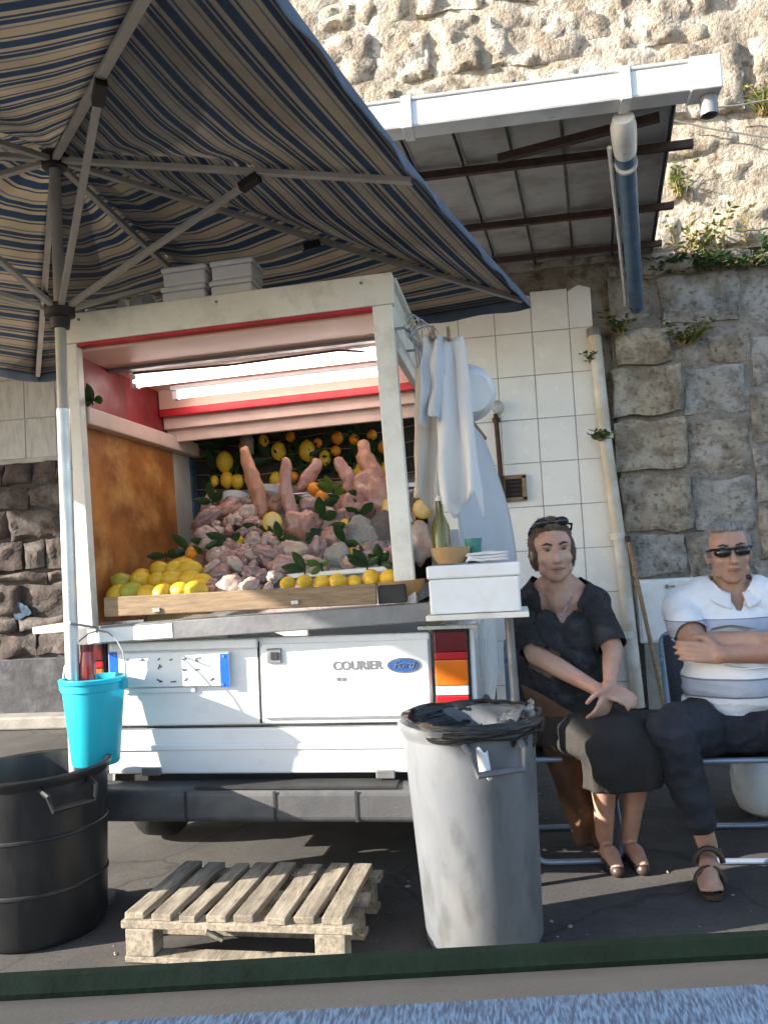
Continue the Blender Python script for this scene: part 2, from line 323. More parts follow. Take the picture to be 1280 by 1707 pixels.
def blue_fabric():
    m = bpy.data.materials.new('blue_woven_upholstery'); m.use_nodes = True; n = m.node_tree; L = n.links.new; b = n.nodes['Principled BSDF']
    tc = n.nodes.new('ShaderNodeTexCoord'); mp = n.nodes.new('ShaderNodeMapping'); mp.inputs['Scale'].default_value = (620, 130, 620); mp.inputs['Rotation'].default_value = (0, 0, .5); L(tc.outputs['Object'], mp.inputs[0])
    q = n.nodes.new('ShaderNodeTexNoise'); q.inputs['Scale'].default_value = 1; q.inputs['Detail'].default_value = 2; L(mp.outputs[0], q.inputs['Vector'])
    r = n.nodes.new('ShaderNodeValToRGB'); r.color_ramp.elements[0].position = .38; r.color_ramp.elements[0].color = (.010,.024,.055,1)
    r.color_ramp.elements[1].position = .62; r.color_ramp.elements[1].color = (.04,.08,.145,1); L(q.outputs['Fac'], r.inputs[0]); L(r.outputs[0], b.inputs['Base Color'])
    b.inputs['Roughness'].default_value = .9; bp = n.nodes.new('ShaderNodeBump'); bp.inputs['Distance'].default_value = .001; bp.inputs['Strength'].default_value = .5
    L(q.outputs['Fac'], bp.inputs['Height']); L(bp.outputs[0], b.inputs['Normal'])
    return m
K['upholstery'] = blue_fabric()

def stripe_fabric():
    """woven stripes that run parallel to the hem: UV v = distance from the peak"""
    m = bpy.data.materials.new('striped_canvas'); m.use_nodes = True; n = m.node_tree; L = n.links.new; b = n.nodes['Principled BSDF']
    uv = n.nodes.new('ShaderNodeUVMap'); sp = n.nodes.new('ShaderNodeSeparateXYZ'); L(uv.outputs[0], sp.inputs[0])
    mu = n.nodes.new('ShaderNodeMath'); mu.operation = 'MULTIPLY'; mu.inputs[1].default_value = 9; L(sp.outputs[1], mu.inputs[0])
    fr = n.nodes.new('ShaderNodeMath'); fr.operation = 'FRACT'; L(mu.outputs[0], fr.inputs[0])
    r = n.nodes.new('ShaderNodeValToRGB'); cr = r.color_ramp; cr.interpolation = 'CONSTANT'
    BL, BE, MI = (.085,.12,.165,1), (.37,.325,.26,1), (.19,.21,.23,1)
    st = [(0,BL),(.16,BE),(.23,BL),(.27,BE),(.50,MI),(.54,BE),(.62,BL),(.74,BE),(.78,BL),(.84,BE),(.95,BL)]
    cr.elements[0].color = st[0][1]; cr.elements[1].position = st[1][0]; cr.elements[1].color = st[1][1]
    for p, c in st[2:]: e = cr.elements.new(p); e.color = c
    L(fr.outputs[0], r.inputs[0])
    tc = n.nodes.new('ShaderNodeTexCoord'); q = n.nodes.new('ShaderNodeTexNoise'); q.inputs['Scale'].default_value = 2.2; q.inputs['Detail'].default_value = 8; L(tc.outputs['Object'], q.inputs['Vector'])
    mr = n.nodes.new('ShaderNodeMapRange'); mr.inputs[1].default_value = .3; mr.inputs[2].default_value = .7; mr.inputs[3].default_value = .7; mr.inputs[4].default_value = 1.05; L(q.outputs['Fac'], mr.inputs[0])
    mx = n.nodes.new('ShaderNodeMix'); mx.data_type = 'RGBA'; mx.blend_type = 'MULTIPLY'; mx.inputs[0].default_value = 1; L(r.outputs[0], mx.inputs[6]); L(mr.outputs[0], mx.inputs[7])
    L(mx.outputs[2], b.inputs['Base Color']); b.inputs['Roughness'].default_value = .85
    q2 = n.nodes.new('ShaderNodeTexNoise'); q2.inputs['Scale'].default_value = 9; L(tc.outputs['Object'], q2.inputs['Vector'])
    bp = n.nodes.new('ShaderNodeBump'); bp.inputs['Distance'].default_value = .012; bp.inputs['Strength'].default_value = .3; L(q2.outputs['Fac'], bp.inputs['Height']); L(bp.outputs[0], b.inputs['Normal'])
    t = n.nodes.new('ShaderNodeBsdfTranslucent'); L(mx.outputs[2], t.inputs[0]); ms = n.nodes.new('ShaderNodeMixShader'); ms.inputs[0].default_value = .6
    L(b.outputs[0], ms.inputs[1]); L(t.outputs[0], ms.inputs[2]); L(ms.outputs[0], n.nodes['Material Output'].inputs[0])
    return m
K['stripe'] = stripe_fabric()

# ================================================================== SETTING
WY = 7.0                                            # plane of the wall behind
m = MB(); m.grid(lambda u, v: V((-150+300*u, -60+270*v, 0)), 2, 2)
road = obj('road', m, K['asphalt']); road['kind'] = 'structure'
m = MB().box((-9, 6.72, 0.004), (-2.9, 7.0, .11)); k = obj('kerb', m, K['kerb'], bevel=.015); k['kind'] = 'structure'

def stone(parent, x0, z0, x1, z1, yf, depth, mt, name='stone_block', rough=.035, sd=0):
    w, h = x1-x0, z1-z0; nu = max(5, min(20, int(w/.04))); nv = max(5, min(20, int(h/.04))); m = MB()
    def fn(u, v):
        e = min(u, 1-u)*w; f = min(v, 1-v)*h; r = min(1, min(e, f)/.03)
        p = V((x0+u*w, sd*3.1, z0+v*h)); jx = noise.noise(p*6)*.035; jz = noise.noise(p*6+V((9,0,0)))*.035
        y = yf + (1-r)*.012 - (.3+.7*r)*(.4+noise.noise(p*2.4))*rough*.8 - noise.noise(p*8)*rough*.7 - noise.noise(p*17)*rough*.45
        return V((x0+u*w+jx, y, z0+v*h+jz))
    m.grid(fn, nu, nv)
    rim = [i for i in range(nu+1)] + [j*(nu+1)+nu for j in range(1, nv+1)] + [nv*(nu+1)+i for i in range(nu-1, -1, -1)] + [j*(nu+1) for j in range(nv-1, 0, -1)]
    b0 = len(m.v); m.v += [V((m.v[i].x, yf+depth, m.v[i].z)) for i in rim]
    for a in range(len(rim)):
        c = (a+1) % len(rim); m.f.append([rim[a], b0+a, b0+c, rim[c]])
    return obj(name, m, mt, parent, smooth=50)

sw = thing('stone_wall', (0, WY+.3, 0), 'tall rough stone wall rising behind the stall, sunlit above the metal roof', 'wall')
m = MB().box((-9, WY+.045, 0), (9, WY+.6, 9)); obj('mortar_core', m, K['mortar'], sw)
m = MB().grid(lambda u, v: V((.88+2.6*u, WY-.022+.014*noise.noise(V((u*12, 3, v*14))), 3.44*v)), 50, 60); obj('lower_mortar', m, K['mortar_lower'], sw, smooth='all')
def S4(px0, py0, px1, py1, yo=0, mt='stone', rough=.028):
    a = W(px0, py1, WY); b = W(px1, py0, WY); cz = W((px0+px1)/2, py1, WY).z; dz = W((px0+px1)/2, py0, WY).z; xm = (py0+py1)/2
    stone(sw, W(px0, xm, WY).x, cz, W(px1, xm, WY).x, dz, WY-.02+yo, .06-yo, K[mt], rough=rough, sd=px0*.01+py0*.037)
for r in [(1098,438,1226,538,-.03,'stone3'),(1240,440,1330,545,0,'stone3'),(1018,440,1090,540,0,'stone3'),(1024,552,1112,608,-.06,'stone2'),(1122,556,1168,606,.0,'stone3'),(1178,560,1244,604,-.03,'stone'),
          (1250,560,1340,640,-.02,'stone3'),(1018,618,1132,694,-.08,'stone2'),(1140,614,1244,690,-.02,'stone3'),(1250,650,1340,735,-.02,'stone'),(1024,702,1140,786,-.07,'stone2'),(1148,700,1248,786,-.02,'stone'),
          (1256,742,1340,835,-.03,'stone3'),(1036,794,1150,884,-.06,'stone'),(1156,796,1256,884,-.02,'stone3'),(1262,842,1350,930,-.02,'stone'),(1052,892,1140,956,-.05,'stone3'),(1148,892,1250,962,-.03,'stone'),(1258,938,1350,1010,-.02,'stone3'),
          (1160,970,1256,1062,-.03,'stone2'),(1262,1018,1350,1110,-.02,'stone'),(1076,1082,1170,1130,-.08,'stone2'),(1082,1136,1176,1186,-.06,'stone2'),(1180,1070,1262,1128,-.04,'stone2'),(1184,1134,1290,1190,-.05,'stone')]:
    S4(*r)
rr = random.Random(3); z = 3.56; row = 0
while z < 7.3:
    h = rr.choice((.26, .34, .5, .62)); x = -2.4 - rr.random()*.5
    while x < 5.2:
        w = rr.uniform(.3, 1.15)
        stone(sw, x+.012, z+.012, x+w-.012, z+h-.012, WY-.03-rr.random()*.07, .12, K[rr.choice(('stone','stone2','stone2'))], rough=.07, sd=rr.random()*50)
        x += w + rr.uniform(.02, .05)
    z += h + rr.uniform(.02, .05); row += 1
m = MB().grid(lambda u, v: V((-3+8.6*u, WY-.075+.045*noise.noise(V((u*26, 3, v*13)))+.02*noise.noise(V((u*90, 3, v*44))), 3.545+4.2*v)), 150, 80); obj('upper_mortar', m, K['mortar'], sw, smooth='all')
x = .98
for i in range(5):                                   # projecting ledge course
    w = rr.uniform(.38, .62); stone(sw, x, 3.40, x+w, 3.53, WY-.10-rr.random()*.05, .2, K['stone'], name='ledge_stone', rough=.05, sd=i); x += w+.02

tw = thing('tiled_wall', (0, WY, 0), 'white tiled shed wall with jagged top edge behind the woman', 'wall')
edge = lambda z: .753 + (3.0-z)*.046
m = MB(); m.hexa([V((-4.9,WY-.03,2.30)),V((-2.9,WY-.03,2.30)),V((-2.9,WY+.044,2.30)),V((-4.9,WY+.044,2.30))],[V((-4.9,WY-.03,3.2)),V((-2.9,WY-.03,3.2)),V((-2.9,WY+.044,3.2)),V((-4.9,WY+.044,3.2))])
m.hexa([V((-2.9,WY-.03,.02)),V((edge(0),WY-.03,.02)),V((edge(0),WY+.044,.02)),V((-2.9,WY+.044,.02))],[V((-2.9,WY-.03,3.25)),V((edge(3.25)-.02,WY-.03,3.25)),V((edge(3.25)-.02,WY+.044,3.25)),V((-2.9,WY+.044,3.25))])
obj('grout_bed', m, K['grout'], tw)
tw_, th_ = .298, .355; tile0 = None
for c in range(-17, 4):
    for r in range(-2, 10):
        x0 = -.041 + c*tw_; z0 = 2.692 - .355*7 + r*th_; x1 = x0+tw_; z1 = z0+th_
        if x1 < -4.9 or z1 < .05 or z0 > 3.42: continue
        if x0 < -2.9 and z0 < 2.2: continue
        if x0 > edge(z0)-.08: continue
        top = 3.36 + .1*noise.noise(V((c*1.7, 0, 2)))
        full = x1 < edge(z0)-.004 and z0 > 0 and z1 < top
        Mx = Matrix.Translation((x0+tw_/2, WY-.034, z0+th_/2)) @ Matrix.Rotation(rr.gauss(0, .004), 4, 'X') @ Matrix.Rotation(rr.gauss(0, .004), 4, 'Z')
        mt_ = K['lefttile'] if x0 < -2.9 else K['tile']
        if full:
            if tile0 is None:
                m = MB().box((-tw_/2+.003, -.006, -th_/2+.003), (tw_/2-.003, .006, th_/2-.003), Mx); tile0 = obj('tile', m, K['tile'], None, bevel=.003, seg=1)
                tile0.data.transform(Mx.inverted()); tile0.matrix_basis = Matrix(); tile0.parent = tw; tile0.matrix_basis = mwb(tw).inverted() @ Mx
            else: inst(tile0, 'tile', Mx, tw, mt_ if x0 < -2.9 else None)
        else:                                       # cut or broken piece
            zt = min(z1-.003, top + .05*rr.uniform(-1, 1)); zb = max(z0+.003, .03); xr = min(x1-.003, edge((zb+zt)/2)-.005)
            if zt-zb < .04 or xr-x0 < .04: continue
            j = rr.uniform(-.05, .05) if zt < z1-.01 else 0; y = WY-.04
            q = [V((x0+.003, y, zb)), V((xr, y, zb)), V((xr, y, zt)), V(((x0+xr)/2, y, zt+j)), V((x0+.003, y, zt-j*.4))]
            m = MB().add(q+[p+V((0,.012,0)) for p in q], [(0,1,2,3,4), (9,8,7,6,5)]+[(i, i+5, (i+1)%5+5, (i+1)%5) for i in range(5)])
            obj('tile', m, mt_, tw)

bw = thing('old_wall', (-4.2, WY, 0), 'dark old rubble wall at the left edge behind the umbrella pole', 'wall')
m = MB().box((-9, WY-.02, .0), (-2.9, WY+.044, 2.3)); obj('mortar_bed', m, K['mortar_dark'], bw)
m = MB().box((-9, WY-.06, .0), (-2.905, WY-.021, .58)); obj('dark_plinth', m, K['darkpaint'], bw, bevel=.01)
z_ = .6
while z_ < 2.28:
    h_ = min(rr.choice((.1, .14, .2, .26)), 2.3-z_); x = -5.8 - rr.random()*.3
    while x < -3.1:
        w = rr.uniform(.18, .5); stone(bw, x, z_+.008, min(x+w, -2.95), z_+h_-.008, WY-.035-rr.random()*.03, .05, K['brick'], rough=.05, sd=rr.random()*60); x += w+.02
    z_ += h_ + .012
for p in ((38, 1018, .13, .12), (6, 1000, .1, .07)):
    q = W(p[0], p[1], WY-.07); m = MB().grid(lambda u, v: V((q.x+(u-.5)*p[2]*(1+.3*sin(v*5)), WY-.068, q.z+(v-.5)*p[3]*(1+.3*sin(u*4+1)))), 4, 4)
    obj('paint_smear', m, K['bluepaint'], bw, solid=.004)

# shed roof with gutter ------------------------------------------------
RF, RB = 4.1, 6.94
zf = lambda y: 3.44 + (y-RF)/(RB-RF)*.16
rt = thing('shed_roof', (0, RB, 3.5), 'dark corrugated metal roof with rusty purlins over the tiled wall', 'roof')
xs = [-8.27+.27*i for i in range(34)]
for i, x in enumerate(xs):
    def xx(t, y): return x + t + (y-RF)/(RB-RF)*(.18 + .14*max(0, x+t+.4)/1.2)
    m = MB()
    for (a, b, dz) in ((0, .240, 0), (.242, .266, .035)):
        lo = [V((xx(a, RF), RF, zf(RF)+dz)), V((xx(b, RF), RF, zf(RF)+dz)), V((xx(b, RB), RB, zf(RB)+dz)), V((xx(a, RB), RB, zf(RB)+dz))]
        m.hexa(lo, [p+V((0,0,.008)) for p in lo])
    for a in (.238, .264):                           # sides of the raised rib
        lo = [V((xx(a, RF), RF, zf(RF)-.012)), V((xx(a+.006, RF), RF, zf(RF)-.012)), V((xx(a+.006, RB), RB, zf(RB)-.012)), V((xx(a, RB), RB, zf(RB)-.012))]
        m.hexa(lo, [p+V((0,0,.05)) for p in lo])
    obj('roof_sheet', m, K['roofmetal'], rt)
for y in (4.75, 5.75, 6.6):
    obj('purlin', MB().box((-8.2, y-.018, zf(y)-.058), (1.05+(y-RF)*.08, y+.018, zf(y)-.016)), K['rust'], rt)
obj('brace', MB().beam((.05, 4.5, zf(4.5)-.09), (.85, 4.3, zf(4.3)-.06), .04, .04), K['rust'], rt)
gt = thing('roof_gutter', (0, RF, 3.4), 'bright metal box gutter along the front edge of the shed roof', 'gutter')
m = MB().box((-8.2, RF-.13, 3.335), (1.06, RF-.004, 3.47)); obj('channel', m, K['gutter'], gt, bevel=.012)
m = MB().box((-8.2, RF-.138, 3.465), (1.065, RF-.115, 3.482)); obj('rolled_lip', m, K['gutter'], gt, bevel=.006)
for x in (-1.4, -.4, .62): obj('joint_sleeve', MB().box((x, RF-.142, 3.328), (x+.05, RF+.0, 3.488)), K['gutter'], gt, bevel=.004)
obj('end_sleeve', MB().box((.93, RF-.142, 3.328), (1.07, RF+.0, 3.488)), K['gutter'], gt, bevel=.008)
obj('outlet', MB().lathe([(.036,.0),(.04,.0),(.04,-.09),(.032,-.09),(.032,-.005)], (1.02, RF-.06, 3.33), 20), K['greymetal'], gt, smooth=True)
for i in range(17):
    x = -2.4 + i*.2; obj('clip', MB().box((x, RF-.03, 3.49), (x+.014, RF+.05, 3.54)), K['greymetal'], gt)

# pipes and small things on the wall -----------------------------------
t = thing('drain_pipe', (.66, 4.2, 3.3), 'blue plastic drain pipe with white elbow slung under the shed roof', 'pipe')
a, b = W(1038, 205, 4.12), W(1060, 512, 6.75)
a.z = min(a.z, 3.32)
obj('pipe', MB().tube([a+(b-a)*.06, b], .052, 16), K['bluepipe'], t, smooth=True)
obj('elbow', MB().tube([a+V((-.0,-.02,.02)), a+(b-a)*.01, a+(b-a)*.05, a+(b-a)*.10], [.05,.062,.062,.058], 16), K['pvcwhite'], t, smooth=True)
obj('strap', MB().tube([a+(b-a)*.135+V((0,0,-.01)), a+(b-a)*.15], .06, 14), K['pvcwhite'], t, smooth=True)
obj('conduit', MB().tube([a+(b-a)*.08+V((-.075,0,0)), b+V((-.075,0,.02))], .012, 8), K['pvcwhite'], t, smooth=True)
t = thing('downpipe', (.84, 6.9, 0), 'beige painted downpipe running down the edge of the white tiled wall', 'pipe')
a, b = W(990, 556, 6.88), W(1063, 1166, 6.88); a2 = V((a.x, 6.88, a.z)); b2 = V((b.x, 6.88, .02))
obj('pipe', MB().tube([a2, a2.lerp(b2, .3)+V((-.012,0,0)), a2.lerp(b2, .6)+V((.006,0,0)), b2], .05, 16), K['pipebeige'], t, smooth=True)
for f in (.27, .54, .8): q = a2.lerp(b2, f)+V((-.008,0,0)); obj('collar', MB().tube([q, q+(b2-a2)*.018], .062, 16), K['pipebeige'], t, smooth=True)
obj('mouth', MB().lathe([(.05,0),(.06,.0),(.06,.06),(.045,.06),(.045,.0)], a2-V((0,0,.02)), 16), K['greymetal'], t, smooth=True)
t = thing('wall_vent', (.02, WY-.05, 1.8), 'small brown square vent with wooden frame in the white tiled wall', 'vent')
c = W(856, 814, WY-.05)
obj('recess', MB().box((c.x-.075, WY-.052, c.z-.075), (c.x+.075, WY-.041, c.z+.075)), K['backing'], t)
for (dx, dz, sx, sz) in ((-.085,0,.018,.1),(.085,0,.018,.1),(0,.09,.103,.016),(0,-.09,.103,.016)):
    obj('frame_bar', MB().box((c.x+dx-sx, WY-.075, c.z+dz-sz), (c.x+dx+sx, WY-.041, c.z+dz+sz)), K['wood'], t, bevel=.003)
for i in range(4): obj('slat', MB().box((c.x-.066, WY-.066, c.z-.06+i*.035), (c.x+.066, WY-.054, c.z-.05+i*.035)), K['rust'], t)
t = thing('rusty_rod', (-.07, 6.9, 1.7), 'rusty upright rod with a glass knob on the tiled wall beside the vent', 'rod')
a, b = W(826, 690, 6.9), W(838, 838, 6.9)
obj('rod', MB().tube([a, b], .02, 10), K['rust'], t, smooth=True)
obj('bracket', MB().box((b.x-.03, 6.9, b.z), (b.x+.03, 6.965, b.z+.03)), K['rust'], t); obj('bracket', MB().box((a.x-.03, 6.9, a.z-.06), (a.x+.03, 6.965, a.z-.03)), K['rust'], t)
obj('knob', MB().sphere(a+V((.02,0,.05)), (.05,.05,.06)), K['film'], t, smooth='all')
t = thing('meter_cabinet', (1.14, WY-.1, .5), 'white painted low cabinet against the stone wall beside the seated man', 'cabinet')
a, b = W(1066, 1072, 6.9), W(1158, 962, 6.9)
obj('body', MB().box((a.x, 6.86, a.z), (b.x, 6.985, b.z)), K['pvcwhite'], t, bevel=.012)
obj('door', MB().box((a.x+.02, 6.848, a.z+.02), (b.x-.02, 6.858, b.z-.02)), K['pvcwhite'], t, bevel=.004)
obj('lock', MB().lathe([(.0,0),(.018,0),(.018,.008),(.0,.008)], V(((a.x+b.x)/2, 6.848, b.z-.06)), 12, Matrix.Rotation(pi/2, 4, 'X')), K['greymetal'], t)
obj('hasp', MB().box(((a.x+b.x)/2+.02, 6.84, b.z-.068), ((a.x+b.x)/2+.06, 6.85, b.z-.052)), K['greymetal'], t)
obj('plinth', MB().box((a.x+.03, 6.88, 0), (b.x-.03, 6.94, a.z-.001)), K['kerb'], t)
t = thing('wooden_pole', (1.0, 6.7, 0), 'thin wooden broom handle leaning against the wall next to the downpipe', 'pole')
a, b = W(1046, 898, 6.84), W(1108, 1182, 6.55)
d = (b-a).normalized(); b = a + d*(a.z-.012)/-d.z
obj('handle', MB().tube([a, b], .016, 10), K['wood'], t, smooth=True); obj('grip_cap', MB().tube([a-d*.02, a+d*.03], .018, 10), K['rust'], t, smooth=True)
for i, (p, q, y, lb) in enumerate((((1180,180),(1330,155),6.8,'thin grey cable crossing the sunlit stones beside the gutter end'),((1110,198),(1330,235),6.82,'thin slack cable on the sunlit stones below the gutter end'),((1225,385),(1330,368),6.8,'short cable on the stones to the right of the ledge weeds'))):
    a, b = W(*p, y), W(*q, y)
    tag(obj('wall_cable', MB().tube([a, a.lerp(b,.35)-V((0,0,.02)), a.lerp(b,.7)-V((0,0,.015)), b], .007, 6), K['cable'], smooth=True), lb, 'cable', 'cables on the wall')

# weeds -----------------------------------------------------------------
def weed(c, n, h, spread, label, mts, seed=1, droop=.4, lw=.018):
    r = random.Random(seed); t = thing('weed_clump', c, label, 'plant', 'weeds on the stone wall')
    for q, mt in enumerate(mts):
        m = MB(); st = MB()
        for i in range(n):
            a = r.uniform(0, 2*pi); l = h*r.uniform(.4, 1); o = V((r.gauss(0, spread*.5), r.uniform(-.06, .02), 0))
            d = V((cos(a)*droop, -abs(sin(a))*droop, r.uniform(.3, 1))).normalized(); pts = [V(c)+o]
            for s in range(4): pts.append(pts[-1]+d*l/4); d = (d+V((r.gauss(0,.12), 0, -.18))).normalized()
            st.tube(pts, [.004,.004,.003,.003,.002], 4)
            for s in range(1, 5):
                for e in range(2):
                    aa = r.uniform(0, 2*pi); u = V((cos(aa), sin(aa)*.8, r.uniform(-.2,.8))).normalized(); w = u.cross(V((r.random(), r.random(), 1))).normalized(); ll = lw*r.uniform(1.2, 3)
                    p = pts[s]; m.add([p, p+u*ll*.5+w*lw*.5, p+u*ll, p+u*ll*.5-w*lw*.5], [(0,1,2,3)])
        lv = obj('leaves', m, K[mt], t); lv['kind'] = 'stuff'; lv = obj('stems', st, K['dry'], t); lv['kind'] = 'stuff'
    return t
c = W(1165, 405, 6.86); c.z = 3.5
weed(c, 11, .34, .30, 'yellow-green sunlit weeds growing on the stone ledge right of the roof', ('weed', 'dry'), 4, lw=.026)
c = W(1130, 330, 6.92); weed(c, 10, .3, .08, 'upright tuft of bright green weed above the ledge near the roof corner', ('weed',), 5, droop=.15, lw=.024)
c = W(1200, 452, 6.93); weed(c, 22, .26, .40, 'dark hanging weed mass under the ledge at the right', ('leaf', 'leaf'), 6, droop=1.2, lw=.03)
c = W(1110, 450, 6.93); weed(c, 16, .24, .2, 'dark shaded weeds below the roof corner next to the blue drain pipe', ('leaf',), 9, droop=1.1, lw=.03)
c = W(1142, 578, 6.92); weed(c, 14, .26, .07, 'small green weed rooted in the joint between stone blocks', ('leaf', 'weed'), 7, lw=.022)
c = W(1030, 560, 6.9); weed(c, 12, .24, .05, 'dark weed tuft behind the top of the beige downpipe', ('leaf',), 8, lw=.025)
c = W(1000, 735, 6.82); weed(c, 8, .1, .02, 'tiny plant clinging to the middle of the beige downpipe', ('leaf', 'weed'), 10, lw=.02)
c = W(985, 605, 6.9); weed(c, 7, .12, .02, 'tiny sprout near the upper end of the beige downpipe', ('leaf',), 12, lw=.02)
c = W(1278, 190, 6.9); weed(c, 24, .25, .1, 'tuft of weeds on the sunlit stones at the right edge', ('weed', 'dry'), 11, lw=.02)

# ================================================================== MARKET UMBRELLA
D0 = 3.4
def UP(rx, rd, z): return CP(rx*D0, rd*D0, z)
PX, PD = -.372, 1.0
ZE, ZA, ZS = 2.55, 3.03, 2.35
um = thing('market_umbrella', UP(PX, PD, 0), 'large market umbrella with blue and beige striped canvas over the stall', 'umbrella')
rel = {'MR':(.425,-.182),'BR':(.603,.248),'FR':(.292,-.555),'BL':(-.25,.55),'FL':(-.91,-.58),'ML':(-.59,.0),'MB':(.166,.40),'MF':(-.15,-.53)}
HE = {k: UP(PX+v[0], PD+v[1], ZE-(.0 if k[0] in 'FB' and k[1] in 'RL' else 0)) for k, v in rel.items()}
AP = UP(PX, PD, ZA)
for (A, M_, B) in (('FR','MR','BR'),('BR','MB','BL'),('BL','ML','FL'),('FL','MF','FR')):
    def hem(u): return HE[A].lerp(HE[M_], u*2) if u < .5 else HE[M_].lerp(HE[B], u*2-1)
    def fn(u, v):
        p = AP.lerp(hem(u), v)
        p.z -= .055*abs(sin(2*pi*u))*sin(pi*min(1, v*.95)**.8) ; p.z += .005*sin(u*34+v*9)*sin(pi*u)*sin(pi*v)*(1-v)*2
        return p
    m = MB().grid(fn, 32, 22); m.uv = [(i/32, j/22) for j in range(23) for i in range(33)]
    pan = obj('canopy_panel', m, K['stripe'], um, smooth='all', solid=.002)
    def vf(u, v):
        p = fn(u, 1); c = UP(PX, PD, p.z); o = (p-c).normalized()*.012
        return p + o*v - V((0,0,.05*v*(1+.12*sin(u*60)))) + o*v*.6*sin(u*40)
    obj('valance', MB().grid(vf, 48, 3), K['valance'], um, smooth='all', solid=.002)
for k_, e in HE.items():
    a = AP - V((0,0,.05)); b = e - V((0,0,.012)); bb = a.lerp(b, .985); bb.z -= .01
    rb = obj('rib', MB().beam(a+(b-a)*.02, bb, .028, .022), K['ribmetal'], um, bevel=.003)
    f = .60 if k_[0] == 'M' else .5
    j = a.lerp(b, f) - V((0,0,.03)); s = UP(PX, PD, ZS)
    st = obj('strut', MB().beam(s+(j-s)*.04, j, .024, .02), K['ribmetal'], um, bevel=.003)
    d = (j-s).normalized(); obj('end_joint', MB().beam(j-d*.07, j+d*.015, .036, .034), K['joint'], st, bevel=.004)
base = UP(PX, PD, 0)
obj('pole', MB().tube([base+V((0,0,.03)), base+V((0,0,1.95))], .027, 20), K['polemetal'], um, smooth=True)
obj('upper_pole', MB().tube([base+V((0,0,1.951)), base+V((0,0,ZA-.02))], .022, 20), K['ribmetal'], um, smooth=True)
obj('slider', MB().lathe([(.023,-.07),(.036,-.07),(.04,-.03),(.06,-.02),(.06,.025),(.034,.03),(.023,.03)], s, 20), K['joint'], um, smooth=True)
obj('top_hub', MB().lathe([(.023,-.09),(.05,-.085),(.055,-.03),(.03,-.02),(.023,-.02)], AP, 20), K['joint'], um, smooth=True)
obj('foot_plate', MB().lathe([(0,.0),(.13,.0),(.13,.02),(.06,.03),(.045,.12),(.028,.12)], base+V((0,0,.004)), 24), K['greymetal'], um, smooth=True)

# ================================================================== PICKUP TRUCK
YT = 3.33
def T(px, py, y=YT): return W(px, py, y)
def boxpx(m, px0, py0, px1, py1, y0, y1):            # box whose rear face covers a patch of the rear plane
    a, b = T(px0, (py0+py1)/2, y0), T(px1, (py0+py1)/2, y0); c, d = T((px0+px1)/2, py1, y0), T((px0+px1)/2, py0, y0)
    return m.box((a.x, y0, c.z), (b.x, y1, d.z))
tr = thing('pickup_truck', (-1.01, YT, 0), 'white pickup truck with its tailgate facing the camera, carrying the food stall', 'pickup truck')
XL, XR = -1.835, -.185
m = MB(); m.box((XL, YT+.03, .43), (XL+.1, 5.0, 1.0)); m.box((XR-.1, YT+.03, .43), (XR, 5.0, 1.0)); m.box((XL+.101, YT+.06, .5), (XR-.101, 5.0, .56)); m.box((XL+.101, 4.95, .561), (XR-.101, 5.0, 1.0))
obj('bed', m, K['truck'], tr, bevel=.02)
for s, x in ((-1, XL), (1, XR)):
    m = MB().box((min(x, x-s*.02), YT+.005, .43), (max(x, x-s*.02), YT+.029, 1.0)); obj('corner_panel', m, K['truck'], tr, bevel=.006)
m = MB()                                             # cab: lower body, bonnet, glasshouse
m.box((XL, 5.002, .32), (XR, 6.85, .92))
def prism(m, pr, x0, x1):
    n = len(pr); vs = [V((x0, y, z)) for y, z in pr]+[V((x1, y, z)) for y, z in pr]
    m.add(vs, [tuple(range(n)), tuple(range(n, 2*n))[::-1]]+[(i, i+n, (i+1)%n+n, (i+1)%n) for i in range(n)])
prism(m, [(5.02,.921),(6.2,.921),(5.75,1.42),(5.1,1.44)], XL+.08, XR-.08)
obj('cab', m, K['truck'], tr, bevel=.04, seg=3)
obj('rear_window', MB().add([V((XL+.22,5.03,1.0)),V((XR-.22,5.03,1.0)),V((XR-.27,5.075,1.34)),V((XL+.27,5.075,1.34))],[(0,1,2,3)]), K['lens'], tr, solid=.006)
obj('side_window', MB().add([V((XR-.076,5.2,.97)),V((XR-.076,6.0,.97)),V((XR-.076,5.72,1.36)),V((XR-.076,5.22,1.37))],[(0,1,2,3)]), K['lens'], tr, solid=.006)
obj('side_window', MB().add([V((XL+.076,5.2,.97)),V((XL+.076,6.0,.97)),V((XL+.076,5.72,1.36)),V((XL+.076,5.22,1.37))],[(0,1,2,3)]), K['lens'], tr, solid=.006)
tg = MB(); boxpx(tg, 176, 1062, 716, 1208, YT, YT+.03); boxpx(tg, 178, 1212, 716, 1290, YT+.004, YT+.03)
tgo = obj('tailgate', tg, K['truck'], tr, bevel=.01, seg=3)
m = MB(); boxpx(m, 434, 1068, 712, 1196, YT-.012, YT-.0005); obj('raised_panel', m, K['truck'], tgo, bevel=.01, seg=3)
m = MB(); boxpx(m, 178, 1070, 424, 1086, YT-.02, YT-.0005); obj('plate_ledge', m, K['truck'], tgo, bevel=.006)
m = MB(); boxpx(m, 200, 1149, 322, 1158, YT-.012, YT-.0005); obj('plate_lip', m, K['truck'], tgo, bevel=.003)
m = MB(); boxpx(m, 440, 1081, 464, 1106, YT-.022, YT-.0125); obj('lock_bezel', m, K['greymetal'], tgo, bevel=.003)
m = MB(); boxpx(m, 446, 1087, 459, 1100, YT-.026, YT-.0222); obj('lock', m, K['black'], tgo, bevel=.002)
for (x0, y0, x1, y1) in ((427, 1070, 431, 1206), (180, 1209.2, 714, 1211.6)):
    m = MB(); boxpx(m, x0, y0, x1, y1, YT-.001, YT+.002); obj('panel_gap', m, K['black'], tgo)
